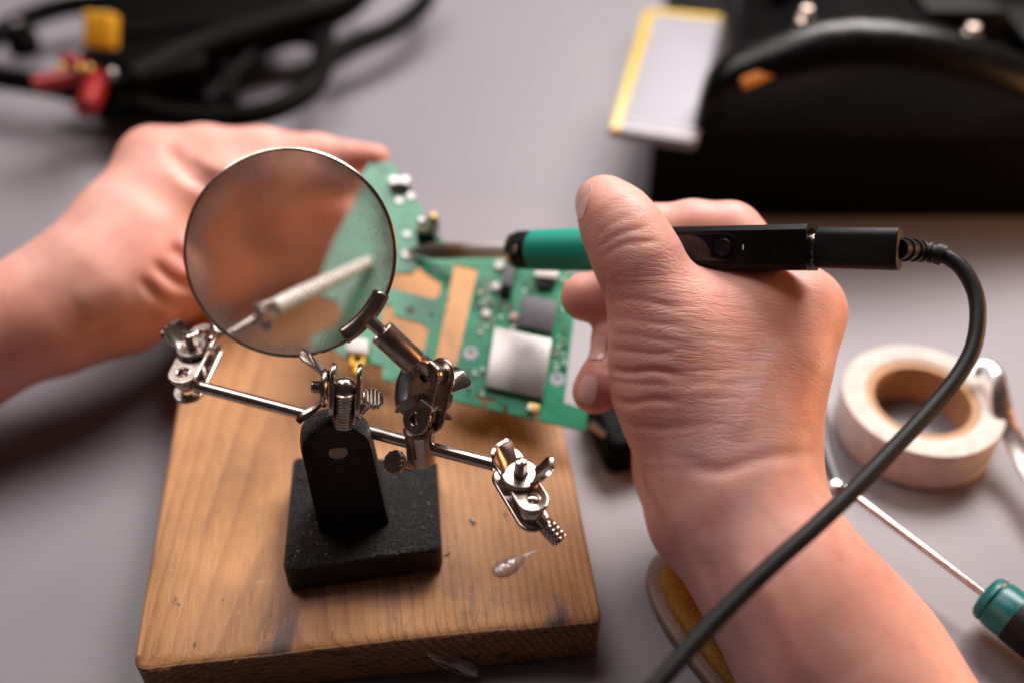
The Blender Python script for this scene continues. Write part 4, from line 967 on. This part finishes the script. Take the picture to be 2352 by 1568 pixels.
# ------------------------------------------------------------------ black case with battery, top right
caseO = Z(1700, 505, 0)
def case():
    root = empty('black_case', 'glossy black moulded case with curved raised rim standing at the upper right', 'case', Fr((.16, .42, 0)))
    M_GB = plain('glossy_black_shell', (.002, .0018, .002), .28, bump=.0, Specular_IOR_Level=.24)
    M_GS = plain('satin_black_shell', (.0012, .001, .001), .5, Specular_IOR_Level=.08)
    # lower body
    P = [(.064, .412), (.40, .412), (.40, .62), (.094, .62)]
    build(Geo().prism(P, Fr((0, 0, 0)), .0004, .0445, .002, 3), 'lower_body', M_GS, root, ang=40)
    # upper shell: loft along x, height follows the arched rim
    xs = np.array([.0795, .0800, .0815, .0845, .0890, .0950, .103, .115, .130, .145, .160, .180, .205, .225, .245, .275, .33, .40]); zt = np.array([.050, .060, .068, .0745, .0795, .083, .0860, .0900, .0945, .0965, .0960, .0930, .0860, .0780, .068, .060, .056, .055])
    R = []
    for k_, (x, z) in enumerate(zip(xs, zt)):
        e_ = [0.010, .006, .003, .001][k_] if k_ < 4 else 0.0
        sec = [(.4135 + e_, .040), (.4115 + e_, .046), (.4090 + e_, z - .030 if z > .08 else z - .018 - (.08 - z) * .1)]
        for a in np.linspace(math.pi, math.pi * .42, 10): sec.append((.4065 + e_ + .0155 + .0155 * math.cos(a), z - .0155 + .0155 * math.sin(a)))
        sec += [(.436, z - .006), (.446, z - .014), (.58, z - .012), (.60, z - .022), (.60, .04)]
        R.append(np.array([(x + (y - .407) * .26 * max(0, 1 - (x - .0795) / .12), y, zz) for y, zz in sec]))
    build(Geo().rings(R), 'upper_shell', M_GB, root, ang=75)
    # orange strip under the rim
    a, b = U(1704, 190, .447), U(1806, 132, .441); sv_ = unit(b - a); fr = Fr(a, unit(-FW + .1 * UP), sv_); L = np.linalg.norm(b - a)
    a[1] = .4052; b[1] = .4052; sv_ = unit(b - a); fr = Fr(a, unit(-FW + .1 * UP), sv_); L = np.linalg.norm(b - a)
    build(Geo().prism(rrect(L, .0050, .0012, 4, L / 2, 0), fr, -.003, .0006, .0003, 2), 'orange_strip', plain('orange_tape', (.62, .20, .02), .5), root, ang=40)
    # controls on the top deck
    for (px, py, z, r) in ((1855, 14, .088, .0026), (2030, 70, .084, .0026), (2238, 56, .078, .0028), (2255, 92, .070, .0018), (1840, 45, .088, .0018)):
        c = Z(px, py, z); build(Geo().lathe([(r * 1.6, -.02), (r * 1.6, -.004), (r, -.003), (r, -.0004), (r * .6, 0)], Fr(c), 18), 'knob', M_FERR, root, ang=35)
    for (x, y, z, sx, sy, sz) in ((.150, .50, .092, .05, .03, .012), (.215, .49, .082, .04, .04, .014), (.27, .48, .07, .05, .05, .02), (.18, .56, .095, .09, .03, .02)):
        build(Geo().prism(rrect(sx, sy, .004, 4, x, y), Fr((0, 0, 0)), z - sz - .01, z - .004, .002, 3), 'control_block', M_GS, root, ang=40)
case()
def battery():
    C = [Z(1412, 300, .050), Z(1600, 328, .050), Z(1664, 44, .050), Z(1492, 28, .050)]
    fr = Fr((C[0] + C[2]) / 2 * np.array([1, 1, 0]) + np.array([0, 0, .0448]), (0, 0, 1), unit(C[1] - C[0]) * np.array([1, 1, 0]))
    root = empty('battery_pack', 'flat silver battery pouch with yellow taped edges resting on the black case', 'battery', fr)
    P = np.array([c[:2] for c in C]); M_SIL = plain('silver_pouch', (.25, .235, .26), .5, .15, var=.04, nscale=60)
    out = []
    for i in range(4):
        a, b, c = P[i - 1], P[i], P[(i + 1) % 4]; u = unit(a - b); v = unit(c - b)
        for t in np.linspace(0, 1, 6): out.append((1 - t) ** 2 * (b + u * .004) + 2 * t * (1 - t) * b + t * t * (b + v * .004))
    build(Geo().prism(out, Fr((0, 0, 0)), .0448, .0500, .0018, 4), 'pouch', M_SIL, root, ang=50)
    MT = plain('yellow_tape', (.62, .40, .03), .35)
    def strip(p, q, w_, name='yellow_tape_edge', m=MT, z0=.0462, z1=.0508):
        d = unit(q - p); L = np.linalg.norm(q - p); f = Fr((p[0], p[1], 0), (0, 0, 1), (d[0], d[1], 0)); build(Geo().prism(rrect(L, w_, .001, 3, L / 2, 0), f, z0, z1, .0004, 2), name, m, root, ang=40)
    strip(P[0], P[3], .0052); strip(P[3], P[2], .0060)
    e = unit(P[1] - P[0]); n_ = np.array([-e[1], e[0]])
    strip(P[0] + n_ * .004, P[1] + n_ * .004, .0016, 'weld_seam', plain('bright_seam', (.85, .8, .82), .4), .0495, .0506); strip(P[0] + n_ * .010, P[1] + n_ * .010, .0010, 'weld_seam', plain('bright_seam2', (.85, .8, .82), .4), .0495, .0504)
battery()

# ------------------------------------------------------------------ quadcopter, top left
def drone():
    root = empty('racing_drone', 'black carbon racing drone with guard rings, red plug and yellow capacitor at the upper left', 'drone', Fr(Z(380, 170, 0)))
    MC = plain('carbon_black', (.0016, .0012, .0012), .5, bump=.0001, Specular_IOR_Level=.05)
    z = .022
    def T(name, pts, rpx, m=MC, zz=z, n=14):
        P = [Z(p[0], p[1], p[2] if len(p) > 2 else zz) for p in pts]; d = np.mean([(p - CAMV) @ FW for p in P]); return build(Geo().tube(spline(P, 6), rpx / F * d, n), name, m, root)
    T('guard_ring', [(985, -40), (972, 10), (900, 66), (806, 105), (748, 140), (728, 188), (680, 228), (596, 262), (480, 272), (380, 262), (290, 232)], 25)
    T('guard_ring', [(-60, 120), (-10, 84), (60, 44), (160, 14), (290, 4), (380, 20), (430, 40)], 24)
    T('guard_ring', [(-60, 168), (20, 182), (110, 196), (190, 215), (300, 250)], 26)
    T('guard_ring', [(470, 238), (520, 190), (560, 150), (600, 112), (680, 88), (760, 100)], 20)
    T('guard_ring', [(640, 90), (700, 60), (760, 40), (800, 10), (850, -30)], 24)
    T('arm', [(300, 190), (450, 120), (600, 70), (760, 20), (820, -20)], 44, zz=.03)
    T('arm', [(480, 120), (520, 170), (530, 240)], 20)
    T('arm', [(760, 30), (745, 90), (735, 150)], 22)
    c = Z(330, 150, .03); build(Geo().prism(rrect(.062, .046, .010, 6), Fr((c[0], c[1], 0), (0, 0, 1), (1, .45, 0)), .012, .036, .003, 3), 'centre_frame', MC, root, ang=40)
    c = Z(470, 40, .03); build(Geo().prism(rrect(.10, .055, .010, 6), Fr((c[0], c[1], 0), (0, 0, 1), (1, .3, 0)), .018, .040, .003, 3), 'top_plate', MC, root, ang=40)
    for (px, py) in ((520, 170), (330, 215), (690, 20), (60, 120)):
        c = Z(px, py, .012); mo = build(Geo().lathe([(.008, 0), (.009, .001), (.009, .010), (.007, .012), (.0016, .0122), (.0016, .017), (0, .018)], Fr(c), 24), 'motor', MC, root, ang=40)
        build(Geo().lathe([(.0016, .0170), (.0028, .0172), (.0028, .0195), (0, .0205)], Fr(c), 14), 'prop_nut', M_NICK2, mo)
    # red plug
    MR = plain('red_plastic', (.26, .009, .006), .35)
    rp = T('red_plug', [(78, 196), (130, 186), (180, 176), (215, 182)], 22, MR, .040)
    T('red_plug', [(215, 178), (215, 210), (196, 250)], 26, MR, .036); T('red_plug', [(150, 140), (200, 160)], 18, MR, .045)
    for (px, py) in ((182, 158), (205, 160), (140, 156), (258, 168)):
        c = Z(px, py, .052); build(Geo().ball(c, .0022, 14), 'gold_contact', M_GOLD if px < 250 else M_NICK2, root)
    a = Z(232, 112, .045); b = Z(234, 30, .060); f = Fr(a, unit(b - a), RT); build(Geo().prism(rrect(.0155, .0120, .003, 5), f, 0, np.linalg.norm(b - a), .0012, 3), 'yellow_capacitor', plain('amber_foam', (.78, .38, .01), .5), root, ang=40)
drone()
